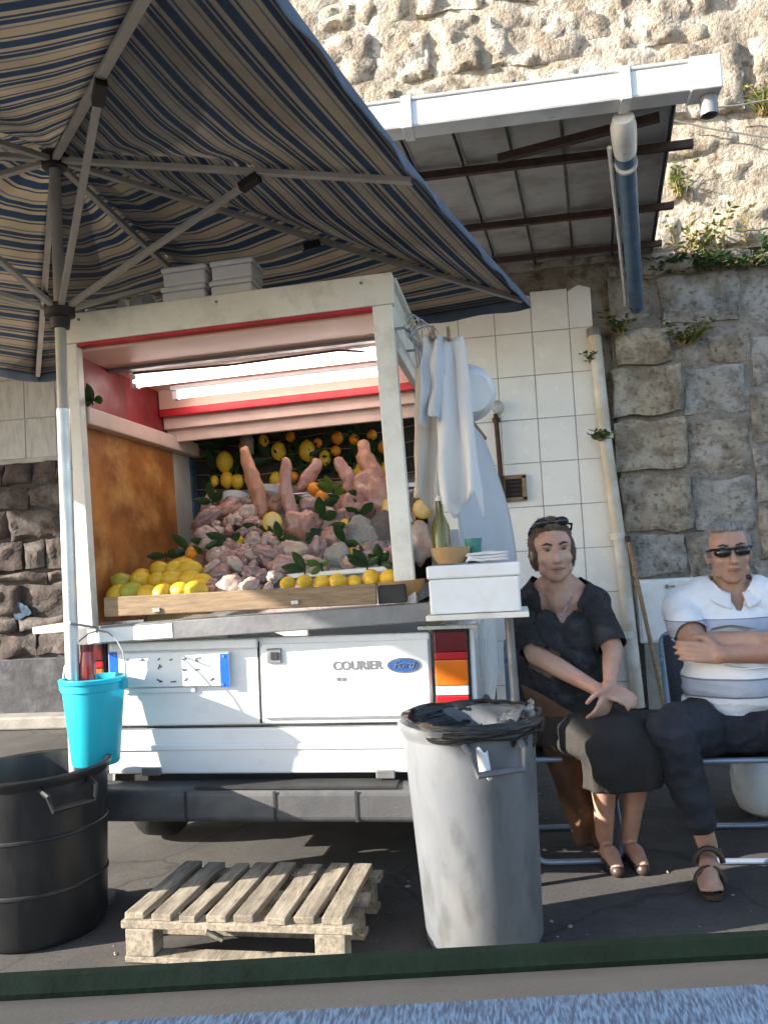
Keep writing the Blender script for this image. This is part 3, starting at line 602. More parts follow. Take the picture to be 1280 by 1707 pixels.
for x in (250, 640):
    m = MB(); boxpx(m, x-16, 1282, x+16, 1296, YT-.014, YT-.0005); obj('hinge', m, K['greymetal'], tgo, bevel=.004)
m = MB(); boxpx(m, 436, 1188, 710, 1193, YT-.017, YT-.0125); obj('pressed_rib', m, K['truck'], tgo, bevel=.004)
m = MB(); boxpx(m, 186, 1240, 708, 1250, YT-.004, YT+.0035); obj('pressed_rib', m, K['truck'], tgo, bevel=.006)
for x in (188, 368):
    for y in (1095, 1142): obj('plate_screw', MB().lathe([(0,0),(.005,0),(.005,.003),(0,.003)], W(x, y, YT-.0262), 8, Matrix.Rotation(pi/2, 4, 'X')), K['greymetal'], tr)
pl = MB(); boxpx(pl, 178, 1090, 378, 1147, YT-.024, YT-.018); plo = obj('number_plate', pl, K['plate'], tr, bevel=.002)
for x0, x1 in ((178.6, 192), (363, 377.4)):
    m = MB(); boxpx(m, x0, 1090.6, x1, 1146.4, YT-.0262, YT-.0242); obj('blue_band', m, K['plateblue'], plo)
def pp(px, py, y): return T(px, py, y)
def stroke(pts, w, y, name, mt, par):                # flat raised stroke on the rear plane
    m = MB()
    for a, b in zip(pts[:-1], pts[1:]): m.beam(pp(*a, y), pp(*b, y), w, .0022, up=(0, 1, 0))
    return obj(name, m, mt, par)
# dark remnants of the characters; glare that hides the rest is built in
for (x, y, dx, dy) in ((206,1104,4,-2),(228,1103,8,1),(232,1101,3,2),(259,1103,4,-3),(279,1103,4,-2),(301,1102,5,-3),(321,1100,9,-2),(322,1102,4,2),(260,1118,3,-8),(263,1115,3,-2),(300,1117,4,3),(302,1119,5,-1),(321,1119,5,-2),(325,1117,4,1),
                      (258,1135,8,4),(262,1139,5,-1),(281,1139,9,-1),(304,1137,4,-5),(347,1136,5,-5),(349,1133,3,1)):
    stroke([(x, y), (x+dx, y+dy)], .006, YT-.0254, 'character_remnant', K['letter'], plo)
def glyphs(txt, px, py, size, mt, par, name, y, shear=0, bold=0):
    c = bpy.data.curves.new(name, 'FONT'); c.body = txt; c.size = size; c.extrude = .001; c.align_x = 'CENTER'; c.align_y = 'CENTER'; c.shear = shear; c.offset = bold
    o = bpy.data.objects.new(name, c); dg = TDG(o); me = bpy.data.meshes.new_from_object(o.evaluated_get(dg)); bpy.data.objects.remove(o)
    n = bpy.data.objects.new(name, me); COL.objects.link(n); me.materials.clear(); me.materials.append(mt)
    n.parent = par; n.matrix_basis = mwb(par).inverted() @ Matrix.Translation(pp(px, py, y)) @ Matrix.Rotation(pi/2, 4, 'X')
    return n
glyphs('COURIER', 591, 1108, .047, K['letter'], tr, 'lettering', YT-.0135, bold=.0012)
for x in (557, 566): stroke([(x, 1131), (x+6, 1130.6)], .013, YT-.0134, 'small_mark', K['letter'], tr)
c = pp(668, 1106, YT-.013); RX = Matrix.Rotation(pi/2, 4, 'X')
def oval(a, b, y0, y1, c): return MB().lathe([(0,0),(1,0),(1,y1-y0),(0,y1-y0)], (0,0,0), 32, Matrix.Translation((c.x, y1, c.z)) @ Matrix.Diagonal((a,1,b,1)) @ RX)
em = obj('emblem', oval(.066, .03, YT-.016, YT-.0122, c), K['chrome'], tr, smooth=True)
obj('blue_field', oval(.058, .0245, YT-.0185, YT-.0165, c), K['mblue'], em, smooth=True)
glyphs('Ford', 668, 1105.5, .042, K['chrome'], em, 'script', YT-.0195, shear=.35)
for s in (1, -1):
    x0, x1 = (-.346, -.208) if s > 0 else (-1.812, -1.70)
    tl = obj('tail_light', MB().box((x0, YT-.006, .68), (x1, YT+.028, 1.0)), K['black'], tr, bevel=.006)
    for (za, zb, mt) in ((.915,.992,'ldark'),(.885,.913,'lred'),(.785,.883,'lamber'),(.748,.783,'lclear'),(.688,.746,'lred')):
        obj('lens', MB().box((x0+.006, YT-.02, za), (x1-.006, YT-.0062, zb)), K[mt], tl, bevel=.004)
obj('top_cap', MB().box((-.40, YT-.03, 1.003), (-.17, YT+.04, 1.016)), K['steel'], tr)
m = MB()
q = [(YT-.085,.285),(YT-.1,.30),(YT-.1,.40),(YT-.085,.415),(YT+.03,.42),(YT+.03,.285)]
prism(m, q, -1.80, -.20); bu = obj('bumper', m, K['bumper'], tr, bevel=.012)
for x in (-1.34, -.98, -.66): obj('bumper_seam', MB().box((x, YT-.1035, .292), (x+.01, YT-.1005, .408)), K['black'], bu)
obj('step_pad', MB().box((-1.3, YT-.095, .4155), (-.5, YT+.02, .4245)), K['black'], bu)
m = MB(); m.tube([(-1.40,3.5,.24),(-1.40,4.9,.27)], .03, 12); obj('exhaust', m, K['rust'], tr, smooth=True)
obj('silencer', MB().tube([(-1.40,3.62,.25),(-1.40,3.66,.25),(-1.40,4.1,.26),(-1.40,4.14,.26)], [.03,.085,.085,.03], 16), K['greymetal'], tr, smooth=True)
obj('axle', MB().tube([(XL+.14,4.0,.27),(XR-.14,4.0,.27)], .035, 12), K['black'], tr, smooth=True)
obj('differential', MB().sphere((-1.2,4.0,.28), (.1,.09,.09)), K['black'], tr, smooth='all')
obj('underbody', MB().box((XL+.12, YT+.08, .40), (XR-.12, 6.8, .428)), K['black'], tr)
for y in (4.0, 6.2):
    for s, x in ((-1, XL+.01), (1, XR-.01)):
        ty = [(.19,.0),(.27,.005),(.282,.02),(.284,.08),(.282,.14),(.27,.155),(.19,.16)]
        Mx = Matrix.Translation((x, y, .285)) @ Matrix.Rotation(-s*pi/2, 4, 'Y')
        wh = obj('wheel', MB().lathe(ty, (0,0,0), 36, Mx), K['black'], tr, smooth=True)
        obj('rim', MB().lathe([(0,.03),(.06,.03),(.09,.05),(.16,.045),(.19,.01),(.195,.15),(0,.15)], (0,0,0), 28, Mx), K['steel'], wh, smooth=True)
# wheel arches
for s, x in ((-1, XL), (1, XR)):
    pts = [(x+s*.004, 4.0+.33*cos(a), .285+.33*sin(a)) for a in [pi*i/12 for i in range(13)]]
    obj('wheel_arch', MB().tube(pts, .02, 8), K['bumper'], tr, smooth=True)
tr.rotation_euler.y = radians(.7)

# ================================================================== FOOD STALL
YS = 3.29
SX0, SX1, SZ0, SZ1 = -1.795, -.385, 1.085, 2.39
PIV = V((-1.09, YS, SZ0)); LEAN = radians(-1.4)
LM = Matrix.Translation(PIV) @ Matrix.Rotation(LEAN, 4, 'Y') @ Matrix.Translation(-PIV)
LI = LM.inverted()
def Q(px, py, y): return LI @ W(px, py, y)           # picture point -> upright stall coordinates
goods = []
def onst(o): goods.append(o); return o
stl = thing('food_stall', PIV, 'white framed open food stall with fluorescent lamps built on the truck bed', 'stall')
for (x0, x1) in ((SX0, SX0+.075), (SX1-.08, SX1)):
    obj('post', MB().box((x0, YS, SZ0-.02), (x1, YS+.05, SZ1-.127)), K['fr'], stl, bevel=.004)
fa = obj('fascia', MB().box((SX0-.01, YS-.004, SZ1-.126), (SX1+.01, YS+.05, SZ1)), K['fr'], stl, bevel=.004)
for x in (-1.7, -1.1, -.5): obj('screw', MB().lathe([(0,0),(.006,0),(.006,.003),(0,.003)], (x, YS-.004, SZ1-.03), 10, RX), K['greymetal'], fa)
obj('red_trim', MB().box((SX0+.076, YS+.004, SZ1-.140), (SX1-.081, YS+.045, SZ1-.1275)), K['red'], stl)
YB = 4.7
obj('roof_panel', MB().box((SX0-.02, YS+.052, SZ1-.03), (SX1+.02, YB+.05, SZ1-.005)), K['fr'], stl, bevel=.004)
obj('ceiling', MB().box((SX0+.02, YS+.053, SZ1-.15), (SX1-.03, 4.22, SZ1-.135)), K['ceil'], stl)
obj('ceiling_bead', MB().box((SX0+.03, 3.66, SZ1-.166), (SX1-.04, 3.70, SZ1-.1505)), K['greymetal'], stl)
obj('ceiling_bead', MB().box((SX0+.03, 3.93, SZ1-.164), (SX1-.04, 3.95, SZ1-.1505)), K['lintel'], stl)
obj('red_beam', MB().box((SX0+.03, 4.215, 2.10), (SX1-.04, 4.26, 2.14)), K['red'], stl, bevel=.004)
obj('ceiling_return', MB().box((SX0+.03, 4.222, 2.141), (SX1-.04, 4.26, 2.235)), K['ceil'], stl)
obj('valance_board', MB().box((SX0+.03, 4.3, 1.975), (SX1-.04, 4.33, 2.075)), K['lintel'], stl, bevel=.004)
obj('valance_board', MB().box((SX0+.03, 4.262, 2.04), (SX1-.04, 4.298, 2.105)), K['lintel'], stl, bevel=.004)
obj('back_wall', MB().box((SX0, YB, SZ0), (SX1, YB+.03, SZ1-.031)), K['backing'], stl)
# left side: orange board, steel sheet, pale beam, dark red frieze
obj('side_board', MB().box((SX0, YS+.055, SZ0), (SX0+.03, 4.36, 1.93)), K['orange'], stl)
obj('side_sheet', MB().box((SX0, 4.362, SZ0), (SX0+.028, YB-.002, 1.93)), K['sidesheet'], stl)
obj('side_strip', MB().box((SX0+.0285, 4.60, 1.3), (SX0+.04, 4.68, 1.93)), K['bluepaint'], stl)
obj('side_frieze', MB().box((SX0, YS+.055, 1.932), (SX0+.025, YB-.002, SZ1-.15)), K['darkred'], stl)
obj('side_beam', MB().box((SX0+.026, YS+.055, 1.93), (SX0+.085, YB-.002, 2.005)), K['lintel'], stl, bevel=.006)
obj('side_fascia', MB().box((SX1-.03, YS+.052, SZ1-.30), (SX1, YB, SZ1-.031)), K['fr'], stl, bevel=.003)
obj('post', MB().box((SX1-.06, YB-.06, SZ0), (SX1, YB-.001, SZ1-.301)), K['fr'], stl, bevel=.004)
obj('side_rail', MB().box((SX1-.05, YS+.052, SZ0), (SX1, YB-.061, SZ0+.06)), K['greymetal'], stl)
obj('towel_rail', MB().tube([(SX1+.05, YS+.02, 2.17),(SX1+.05, YB-.4, 2.17)], .008, 8), K['wire'], stl, smooth=True)
for y in (YS+.03, 3.7, 4.25): obj('rail_bracket', MB().tube([(SX1-.005, y, 2.17),(SX1+.05, y, 2.17)], .006, 6), K['wire'], stl)
# fluorescent lamps
for i, (y, z, x0, x1, r) in enumerate(((3.80, 2.195, -1.70, -.50, .024), (4.10, 2.178, -1.62, -.50, .017))):
    fx = obj('lamp_batten', MB().box((x0-.02, y-.03, z+r+.006), (x1+.02, y+.03, z+r+.03)), K['pvcwhite'], stl, bevel=.004)
    obj('lamp_tube', MB().tube([(x0, y, z), (x1, y, z)], r, 14), K['tubelamp'], fx, smooth=True)
    for x in (x0, x1): obj('lamp_holder', MB().box((x-.014, y-.022, z-r-.006), (x+.014, y+.022, z+r+.0055)), K['pvcwhite'], fx, bevel=.003)
obj('power_lead', MB().tube([(-1.68,3.74,2.225),(-1.2,3.745,2.212),(-.7,3.75,2.222),(-.47,3.82,2.20)], .006, 6), K['black'], stl, smooth=True)
obj('pull_cord', MB().tube([(-.52,4.04,2.22),(-.53,4.03,2.16),(-.55,4.02,2.12)], .005, 6), K['wood'], stl)
# counter
obj('counter_frame', MB().box((SX0+.02, YS-.05, 1.012), (SX1+.06, YS+.0, 1.084)), K['greymetal'], stl, bevel=.004)
obj('counter_top', MB().box((SX0+.001, YS+.002, SZ0-.045), (SX1, YB-.001, SZ0-.021)), K['greymetal'], stl)
a, b = Q(176, 1012, YS-.06), Q(628, 990, YS-.06)
ply = obj('front_board', MB().beam(a, b, .024, .078), K['wood'], stl, bevel=.005)
for px, py in ((262,1017), (492,1004)): q = Q(px, py, YS-.074); obj('bolt', MB().box((q.x-.014, q.y-.006, q.z-.009), (q.x+.014, q.y+.0015, q.z+.009)), K['chrome'], ply, bevel=.002)
obj('end_bracket', MB().box((b.x+.003, YS-.062, b.z-.04), (b.x+.11, YS-.001, b.z+.03)), K['black'], stl, bevel=.004)
obj('side_shelf', MB().box((-2.08, YS+.15, 1.06), (SX0-.002, YS+.42, 1.09)), K['fr'], stl, bevel=.004)
obj('hanging_sheet', MB().box((-1.72, YS-.052, 1.02), (-1.36, YS-.0505, 1.075)), K['pvcwhite'], stl)
for i in range(5):
    z_ = 1.72+.085*i; obj('fruit_wire', MB().tube([(SX0+.03, YB-.03, z_+.03), (-1.4, YB-.05, z_-.01), (-1.0, YB-.05, z_+.02), (-.7, YB-.05, z_-.01), (SX1-.06, YB-.03, z_+.02)], .003, 6), K['wood'], stl)
BZ = lambda y: 1.10 + max(0, y-3.42)*.60             # height of the sloping display board
m = MB(); lo = [V((SX0+.035, 3.36, BZ(3.36)-.03)), V((SX1-.06, 3.36, BZ(3.36)-.03)), V((SX1-.06, 3.42, BZ(3.42)-.03)), V((SX0+.035, 3.42, BZ(3.42)-.03))]
m.hexa(lo, [p+V((0,0,.012)) for p in lo]); lo = [V((-1.55, 3.42, BZ(3.42)-.03)), V((SX1-.06, 3.42, BZ(3.42)-.03)), V((SX1-.06, 4.45, BZ(4.45)-.03)), V((-1.55, 4.45, BZ(4.45)-.03))]
m.hexa(lo, [p+V((0,0,.012)) for p in lo]); obj('display_board', m, K['steel'], stl)
for f in (3.62, 3.98, 4.3): obj('tray_rim', MB().box((-1.10 if f < 3.7 else -1.5, f, BZ(f)-.01), (SX1-.07, f+.012, BZ(f)+.014)), K['steel'], stl, bevel=.003)
obj('left_tray', MB().box((SX0+.04, 3.42, 1.075), (-1.56, 3.95, 1.09)), K['steel'], stl)
stl.rotation_euler.y = LEAN

# --- lemons, oranges, leaves, meat
def lemon_mesh(n='lemon', long=1.25):
    m = MB(); M_ = 14; N_ = 18; vs = []
    prof = []
    for i in range(M_+1):
        t = pi*i/M_; r = sin(t)**.92; z = -cos(t)*long
        if i in (0, M_): z *= 1.12
        if i in (1, M_-1): r *= .72; z *= 1.07
        prof.append((max(r, .001), z))
    return m.lathe(prof, (0,0,0), N_)
LEM = bpy.data.meshes.new('lemon'); tmp = obj('lemon', lemon_mesh(), K['lemon'], smooth='all')
ORG = obj('orange', lemon_mesh(long=1.0), K['orangefruit'], smooth='all')
rl = random.Random(11)
def rotrand(): return Matrix.Rotation(rl.uniform(0, 6.3), 4, 'Z') @ Matrix.Rotation(rl.uniform(1.1, 2.0), 4, 'X') @ Matrix.Rotation(rl.uniform(0, 6.3), 4, 'Z')
first = {'l': True, 'o': True}
def fruit(p, r, label, group, kind='l', mt=None, upright=False):
    src = tmp if kind == 'l' else ORG
    M_ = Matrix.Translation(p) @ (rotrand() if not upright else Matrix.Rotation(rl.uniform(-.2,.2), 4, 'X')) @ Matrix.Scale(r, 4)
    if first[kind] and mt is None: first[kind] = False; src.matrix_basis = M_; o = src
    else: o = inst(src, 'lemon' if kind == 'l' else 'orange', M_, None, mt)
    return onst(tag(o, label, 'lemon' if kind == 'l' else 'orange', group))
for i, (px, py, r) in enumerate(((480,973,12.5),(508,970,13),(537,971,13),(565,969,13),(591,970,12),(619,964,15),(648,963,14),(676,962,14))):
    y = 3.375+.01*(i % 3); p = Q(px, py, y); p.z = max(p.z, BZ(y)+.02); fruit(p, r/1420*3.35*1.02, f'{ORD[i]} lemon from the left in the front row along the wooden board', 'lemons in the front row')
LL = [(196,990,0),(220,986,0),(246,990,0),(272,988,0),(300,986,0),(328,985,0),(206,972,1),(236,968,1),(262,968,1),(288,966,1),(316,966,1),(338,972,1),(268,950,2),(292,948,2),(318,950,2),(240,962,2)]
for i, (px, py, l) in enumerate(LL):
    y = 3.42 + l*.10; p = Q(px, py, y)
    lab = f'lemon in the heap beside the orange board, {ORD[i]} counting from the front left'
    fruit(p, .038+.006*rl.random(), lab, 'lemons heaped at the left of the counter', mt=K['lemon_green'] if i in (1, 6) else None)
fruit(Q(308, 968, 3.66)+V((0,0,.03)), .075, 'very large knobbly citron at the back of the left lemon heap', 'lemons heaped at the left of the counter')
BH = [(375,770,15,'l'),(408,746,10,'l'),(379,800,12,'l'),(396,803,11,'l'),(358,802,8,'l'),(465,752,13,'l'),(513,752,15,'l'),(542,763,10.5,'l'),(563,730,11,'o'),(530,738,8,'o'),(590,732,9,'o'),(600,790,13,'l'),(642,785,12,'l'),(560,752,9,'o'),(640,745,11,'o'),(460,800,11,'l'),(490,795,9,'o'),(620,725,9,'o'),(440,735,9,'l'),(485,728,9,'o')]
for i, (px, py, r, kd) in enumerate(BH):
    y = YB-.07; p = Q(px, py, y); fruit(p, r/1420*4.6, f'{"lemon" if kd=="l" else "orange"} hanging on the dark back wall of the stall, {ORD[i]} of the bunch', 'fruit hung on the back wall', kd, upright=True)
fruit(Q(320,922,3.72), .03, 'small orange among dark leaves above the left lemon heap', 'loose oranges on the display', 'o')
for i, (px, py) in enumerate(((366,857),(524,815),(578,876),(480,905),(590,925),(538,828),(396,905))):
    y = 3.5+(985-py)/185*.8; p = Q(px, py, y); fruit(p, .036, f'{ORD[i]} yellow fruit tucked between the meat pieces', 'fruit between the meat', 'o' if i in (1, 5) else 'l')

def leaf_sprig(p, n, l, label, mt='leaf', seed=0, wide=.42, parent_thing=True):
    r = random.Random(seed); t = thing('leaf_sprig', p, label, 'leaves', 'lemon leaves on the stall'); p = V(p)
    for i in range(n):
        a = r.uniform(0, 2*pi); d = V((cos(a), -.35-.3*r.random(), sin(a)*.9+.25)).normalized(); w = d.cross(V((0,1,.3))).normalized(); u = w.cross(d)
        L_ = l*r.uniform(.7, 1.15)
        def fn(s, v):
            wd = sin(pi*min(1, v*.96+.02))**.8*wide*.5*L_
            return p + d*v*L_ + w*(s-.5)*2*wd + u*(abs(s-.5)*.25*L_*wide - .18*L_*v*v)
        obj('leaf', MB().grid(fn, 4, 7), K[mt], t, smooth='all')
    obj('stem', MB().tube([p-V((0,0,.02)), p+V((0,-.01,.02))], .004, 6), K['leaf'], t)
    return onst(t)
for i, (px, py, n, l, mt) in enumerate(((355,838,3,.10,'leaf'),(466,900,3,.13,'leaf'),(345,905,3,.09,'leaf'),(541,893,4,.12,'leaf'),(505,838,3,.13,'leaf'),(556,822,6,.10,'leaf2'),(572,838,4,.1,'leaf'),(278,928,2,.11,'leaf'),(315,918,4,.10,'leaf'),(535,868,3,.12,'leaf'),
                                        (574,905,3,.13,'leaf'),(508,950,3,.10,'leaf'),(632,943,5,.10,'leaf'),(537,945,4,.07,'leaf2'),(430,880,2,.09,'leaf'),(612,945,4,.10,'leaf'),(384,905,3,.11,'leaf'),(600,860,3,.1,'leaf'))):
    y = 3.5+(985-py)/185*.8; p = Q(px, py, y-.05); leaf_sprig(p, n, l, f'{"light" if mt=="leaf2" else "dark"} green leaf sprig on the display, {ORD[i]} of those among the food', mt, i+50)
leaf_sprig(Q(155, 668, 3.40), 5, .10, 'sprig of green leaves hung at the upper left corner of the stall', 'leaf', 99)
for i, (px, py) in enumerate(((365,745),(390,770),(425,735),(450,770),(492,768),(505,735),(530,790),(555,785),(585,760),(615,765),(635,770),(360,785),(475,735),(545,745),(600,735))):
    leaf_sprig(Q(px, py, YB-.035), 7, .115, f'dark leafy branch on the back wall of the stall, {ORD[i]} of the row', 'leaf', 120+i)

def blob(seed, sx, sy, sz, rough=.25, freq=1.6, fine=.06, subdiv=3):
    bm = bmesh.new(); bmesh.ops.create_icosphere(bm, subdivisions=subdiv, radius=1); m = MB()
    for v in bm.verts:
        p = v.co.copy(); d = 1 + rough*noise.noise(p*freq+V((seed*7.3,seed,0))) + fine*noise.noise(p*6+V((0,seed*3,1))) + .5*fine*noise.noise(p*13+V((seed,0,4)))
        v.co = V((p.x*sx, p.y*sy, p.z*sz))*d
    m.v = [v.co.copy() for v in bm.verts]; m.f = [[q.index for q in f.verts] for f in bm.faces]; bm.free(); return m
def tripe(seed, sx, sy, sz):                         # folded, ridged offal
    bm = bmesh.new(); bmesh.ops.create_icosphere(bm, subdivisions=4, radius=1); m = MB(); o = V((seed*5.1, seed*1.7, seed*.3))
    for v in bm.verts:
        p = v.co.copy(); w = p + V((noise.noise(p*2+o), noise.noise(p*2+o+V((5,0,0))), noise.noise(p*2+o+V((0,5,0)))))*.35
        d = .84 + .35*noise.noise(p*1.3+o) + .16*(1-2.2*abs(noise.noise(w*1.7+o))) + .05*(1-2*abs(noise.noise(w*5+o))) + .02*noise.noise(p*14+o)
        v.co = V((p.x*sx, p.y*sy, p.z*sz))*d
    m.v = [v.co.copy() for v in bm.verts]; m.f = [[q.index for q in f.verts] for f in bm.faces]; bm.free(); return m
def meat(name, p, mb, M_, mt, label, cat, grp):
    mb.v = [V(p) + (M_ @ v) for v in mb.v]
    return onst(tag(obj(name, mb, MEAT[mt], smooth='all', loc=V(p)), label, cat, grp))
def RY(a): return Matrix.Rotation(a, 3, 'Y')
def YY(py): return 3.5+(985-py)/185*.8
# long trotters standing upright
for i, (x0, y0, x1, y1, r, mt) in enumerate(((412,748,434,856,13,5),(474,768,488,868,11,0),(528,766,506,814,12,0),(568,764,584,818,12,0),(603,737,630,806,14,5))):
    yb = min(4.25, YY(y1)) ; a = Q(x1, y1, yb); b = Q(x0, y0, yb+.03); m = MB(); rr_ = r/1420*4.1; n = 12
    pts = [a.lerp(b, k/n)+V((.012*sin(k*.45+i*2), 0, 0)) for k in range(n+1)]
    n = 26; pts = [a.lerp(b, k/n)+V((.012*sin(k*.21+i*2), 0, 0)) for k in range(n+1)]
    rs = [rr_*(1.05+.35*sin(pi*min(1, k/n*1.1))*.6-.30*k/n+.16*noise.noise(V((k*.22, i*3.3, 0)))) for k in range(n)]+[rr_*.62]
    m.tube([a-(b-a)*.08]+pts+[pts[-1]+(b-a)*.03], [rs[0]]+rs+[rr_*.32], 14)
    m.v = [V((v.x, a.y+(v.y-a.y)*.6, v.z)) for v in m.v]
    m.v = [v + V((noise.noise(v*18), noise.noise(v*18+V((5,0,0))), noise.noise(v*18+V((0,7,0)))))*.010 + V((noise.noise(v*45), noise.noise(v*45+V((5,0,0))), 0))*.004 for v in m.v]
    onst(tag(obj('trotter', m, MEAT[mt], smooth='all', loc=a), f'{ORD[i]} long boiled trotter from the left standing upright on the display', 'meat', 'upright trotters'))
# rounded and cut pieces
PIECES = [('muzzle',492,920,24,18,.2,1,'rounded pale boiled muzzle lying in the middle of the display'),('meat_wedge',552,905,17,30,.5,0,'wedge-shaped pink meat slice right of the rounded muzzle'),('tripe_slab',600,893,26,25,.1,3,'broad grey-pink tripe slab near the right end'),
          ('tripe_slab',648,892,24,34,0,4,'dark grey ridged tripe slab beside the right post'),('meat_heart',563,930,19,24,0,3,'heart-shaped pale piece above the front lemons'),('meat_lump',522,846,20,14,.3,2,'smooth mauve lump behind the leaves in the centre'),
          ('meat_lump',505,875,24,20,.2,0,'pink folded piece at the foot of the second trotter'),('meat_lump',528,920,12,20,.3,2,'small mauve piece squeezed between muzzle and wedge'),('meat_lump',590,846,22,20,.4,0,'pale pink piece right of the green leaves'),
          ('meat_lump',628,830,26,34,-.2,0,'large pink cut at the foot of the tall right trotter'),('meat_lump',652,815,16,14,0,0,'small pink cut beside the right post'),('meat_lump',448,838,18,14,.2,5,'orange-pink fold at the foot of the first trotter'),('meat_lump',470,820,14,12,.2,0,'pink knob between the first two trotters'),
          ('meat_lump',522,945,20,13,.2,1,'pale folded piece just behind the middle front lemons'),('meat_lump',620,925,22,16,.1,2,'mauve folded piece behind the right front lemons'),('meat_lump',590,940,16,12,.3,1,'small pale piece under the broad tripe slab'),('meat_lump',655,935,16,18,0,0,'pink piece at the foot of the right post'),('meat_lump',545,868,16,16,.2,1,'pale folded piece in the centre under the light leaves'),('meat_lump',575,868,16,14,.5,2,'mauve knob between the centre leaves and the tripe slab'),('meat_lump',470,945,18,14,0,0,'pink folded piece at the right edge of the left heap'),
          ('meat_slice',700,905,18,30,.2,1,'pale slab of meat seen to the right of the right post')]
for i, (nm, px, py, rx, rz, rot, mt, lb) in enumerate(PIECES):
    y = YY(py); s = 1/1420*(y+.05); flat = .35 if 'slab' in nm or 'wedge' in nm or 'slice' in nm or 'heart' in nm else .8
    meat(nm, Q(px, py, y-.02), (blob(i+3, rx*s*1.15, max(.022, rx*s*flat), rz*s*1.15, .35, 1.4, .10, 4) if 'lump' not in nm else tripe(i+3, rx*s*1.45, max(.03, rx*s*flat), rz*s*1.4)), RY(rot), mt, lb, 'meat', 'cuts of boiled meat on the display')
rm = random.Random(21); k_ = 0
for row, (py, x0, x1) in enumerate(((978,348,452),(962,352,462),(944,345,470),(926,340,472),(908,338,470),(890,336,452),(872,338,440),(854,342,420),(836,345,415))):
    n = 7 if row < 5 else 6 if row < 7 else 4
    for j in range(n):
        px = x0+(x1-x0)*(j+.5)/n + rm.uniform(-5, 5); qy = py+rm.uniform(-6, 6); y = YY(qy); r = rm.choice((9, 12, 15, 19))*rm.uniform(.9,1.1)*y/1420
        if abs(px-454) < 12 and abs(qy-870) < 14: continue
        meat('meat_piece', Q(px, qy, y-.02), tripe(30+k_, r*rm.uniform(.9,1.7), r*.9, r*rm.uniform(.7,1.2)), RY(rm.uniform(-1.2, 1.2)), rm.choice((1,1,2,2,0,1)),
             f'chopped meat in the left heap, {ORD[j]} from the left, {ORD[row]} layer up', 'meat', 'chopped meat in the left heap'); k_ += 1
for i, (px, py, y, lb) in enumerate(((454,870,3.88,'halved lemon facing out above the left meat heap'),(653,846,3.98,'halved lemon facing out beside the right post of the stall'),(705,848,3.95,'halved lemon seen just right of the right post below the towel'))):
    p = Q(px, py, y); t = thing('lemon_half', p, lb, 'lemon', 'halved lemons'); R_ = .048
    M_ = Matrix.Translation(p) @ RX @ Matrix.Rotation(.2*i, 4, 'Z')
    obj('rind', MB().lathe([(.001,-.04),(.02,-.036),(.038,-.022),(R_,0),(R_,.003),(.041,.004)], (0,0,0), 24, M_), K['lemon'], t, smooth='all')
    obj('pulp', MB().lathe([(.0411,.0035),(.040,.006),(.012,.0065),(.0,.005)], (0,0,0), 24, M_), K['pulp'], t, smooth='all'); onst(t)
# white plates at the back and basket half at the right
for i, (px, py) in enumerate(((392,838),(450,828))):
    p = Q(px, py, 4.12); t = onst(tag(obj('enamel_plate', MB().lathe([(.0,0),(.06,0),(.085,.02),(.088,.02),(.062,-.004),(0,-.004)], p, 28, Matrix.Rotation(-.5, 4, 'X')), K['pvcwhite'], smooth=True, loc=p), ('white dish behind the meat heap at the left' if i == 0 else 'white dish at the foot of the first trotter'), 'dish', 'white dishes on the display'))
p = Q(670, 980, 3.345); onst(tag(obj('half_basket', MB().lathe([(.0,-.05),(.05,-.045),(.085,-.01),(.095,.03),(.09,.03),(.078,-.005),(.045,-.035),(0,-.04)], p, 28), K['bowl'], smooth=True, loc=p), 'small light wooden bowl in front of the lemons at the right post', 'bowl'))
p = Q(398, 742, 4.6); t = thing('glass_jar', p, 'small dusky glass jar hung among the fruit on the back wall', 'jar'); obj('jar_body', MB().lathe([(0,-.06),(.035,-.06),(.038,.03),(.025,.05),(.025,.06),(0,.06)], p+V((.05,0,0)), 18), K['film'], t, smooth=True); obj('lid', MB().lathe([(0,.061),(.027,.061),(.027,.075),(0,.075)], p+V((.05,0,0)), 18), K['greymetal'], t); onst(t)
# boxes on the stall roof
def foam_box(c, w, d, h, label, group, lid=True, cat='box'):
    t = thing('foam_box', c, label, cat, group); x, y, z = c
    obj('box_body', MB().box((x-w/2, y-d/2, z), (x+w/2, y+d/2, z+h*.72)), K['foam'], t, bevel=.008)
    obj('box_lid', MB().box((x-w/2-.006, y-d/2-.006, z+h*.72+.001), (x+w/2+.006, y+d/2+.006, z+h)), K['foam'], t, bevel=.008)
    return t
a = Q(317, 492, 3.42); b = Q(395, 480, 3.42); zr = SZ1-.004
for i, (x, w, nm) in enumerate(((a.x, .185, 'left'), (b.x, .175, 'right'))):
    for j in range(2):
        onst(foam_box((x+.008*j, 3.42, zr+j*.082), w, .16, .081, f'white foam box on the stall roof, {"bottom" if j==0 else "top"} one of the {nm} stack', 'foam boxes on the stall roof'))
q = Q(228, 490, 3.52); t = thing('bottle_pack', (q.x, 3.52, zr), 'shrink-wrapped pack with blue label on the stall roof left of the foam boxes', 'pack')
for j in range(3):
    for l in range(2): obj('bottle', MB().lathe([(0,0),(.026,0),(.028,.01),(.028,.09),(.012,.115),(.012,.13),(0,.13)], (q.x-.056+.057*j, 3.50+.06*l, zr+.003), 14), K['film'], t, smooth=True)
obj('label_band', MB().box((q.x-.09, 3.466, zr+.03), (q.x+.09, 3.47, zr+.055)), K['plateblue'], t); onst(t)
tag_o = thing('small_cup', (q.x-.0, 3.42, zr), 'small clear cup at the front edge of the stall roof', 'cup'); qq = Q(152, 512, 3.4)
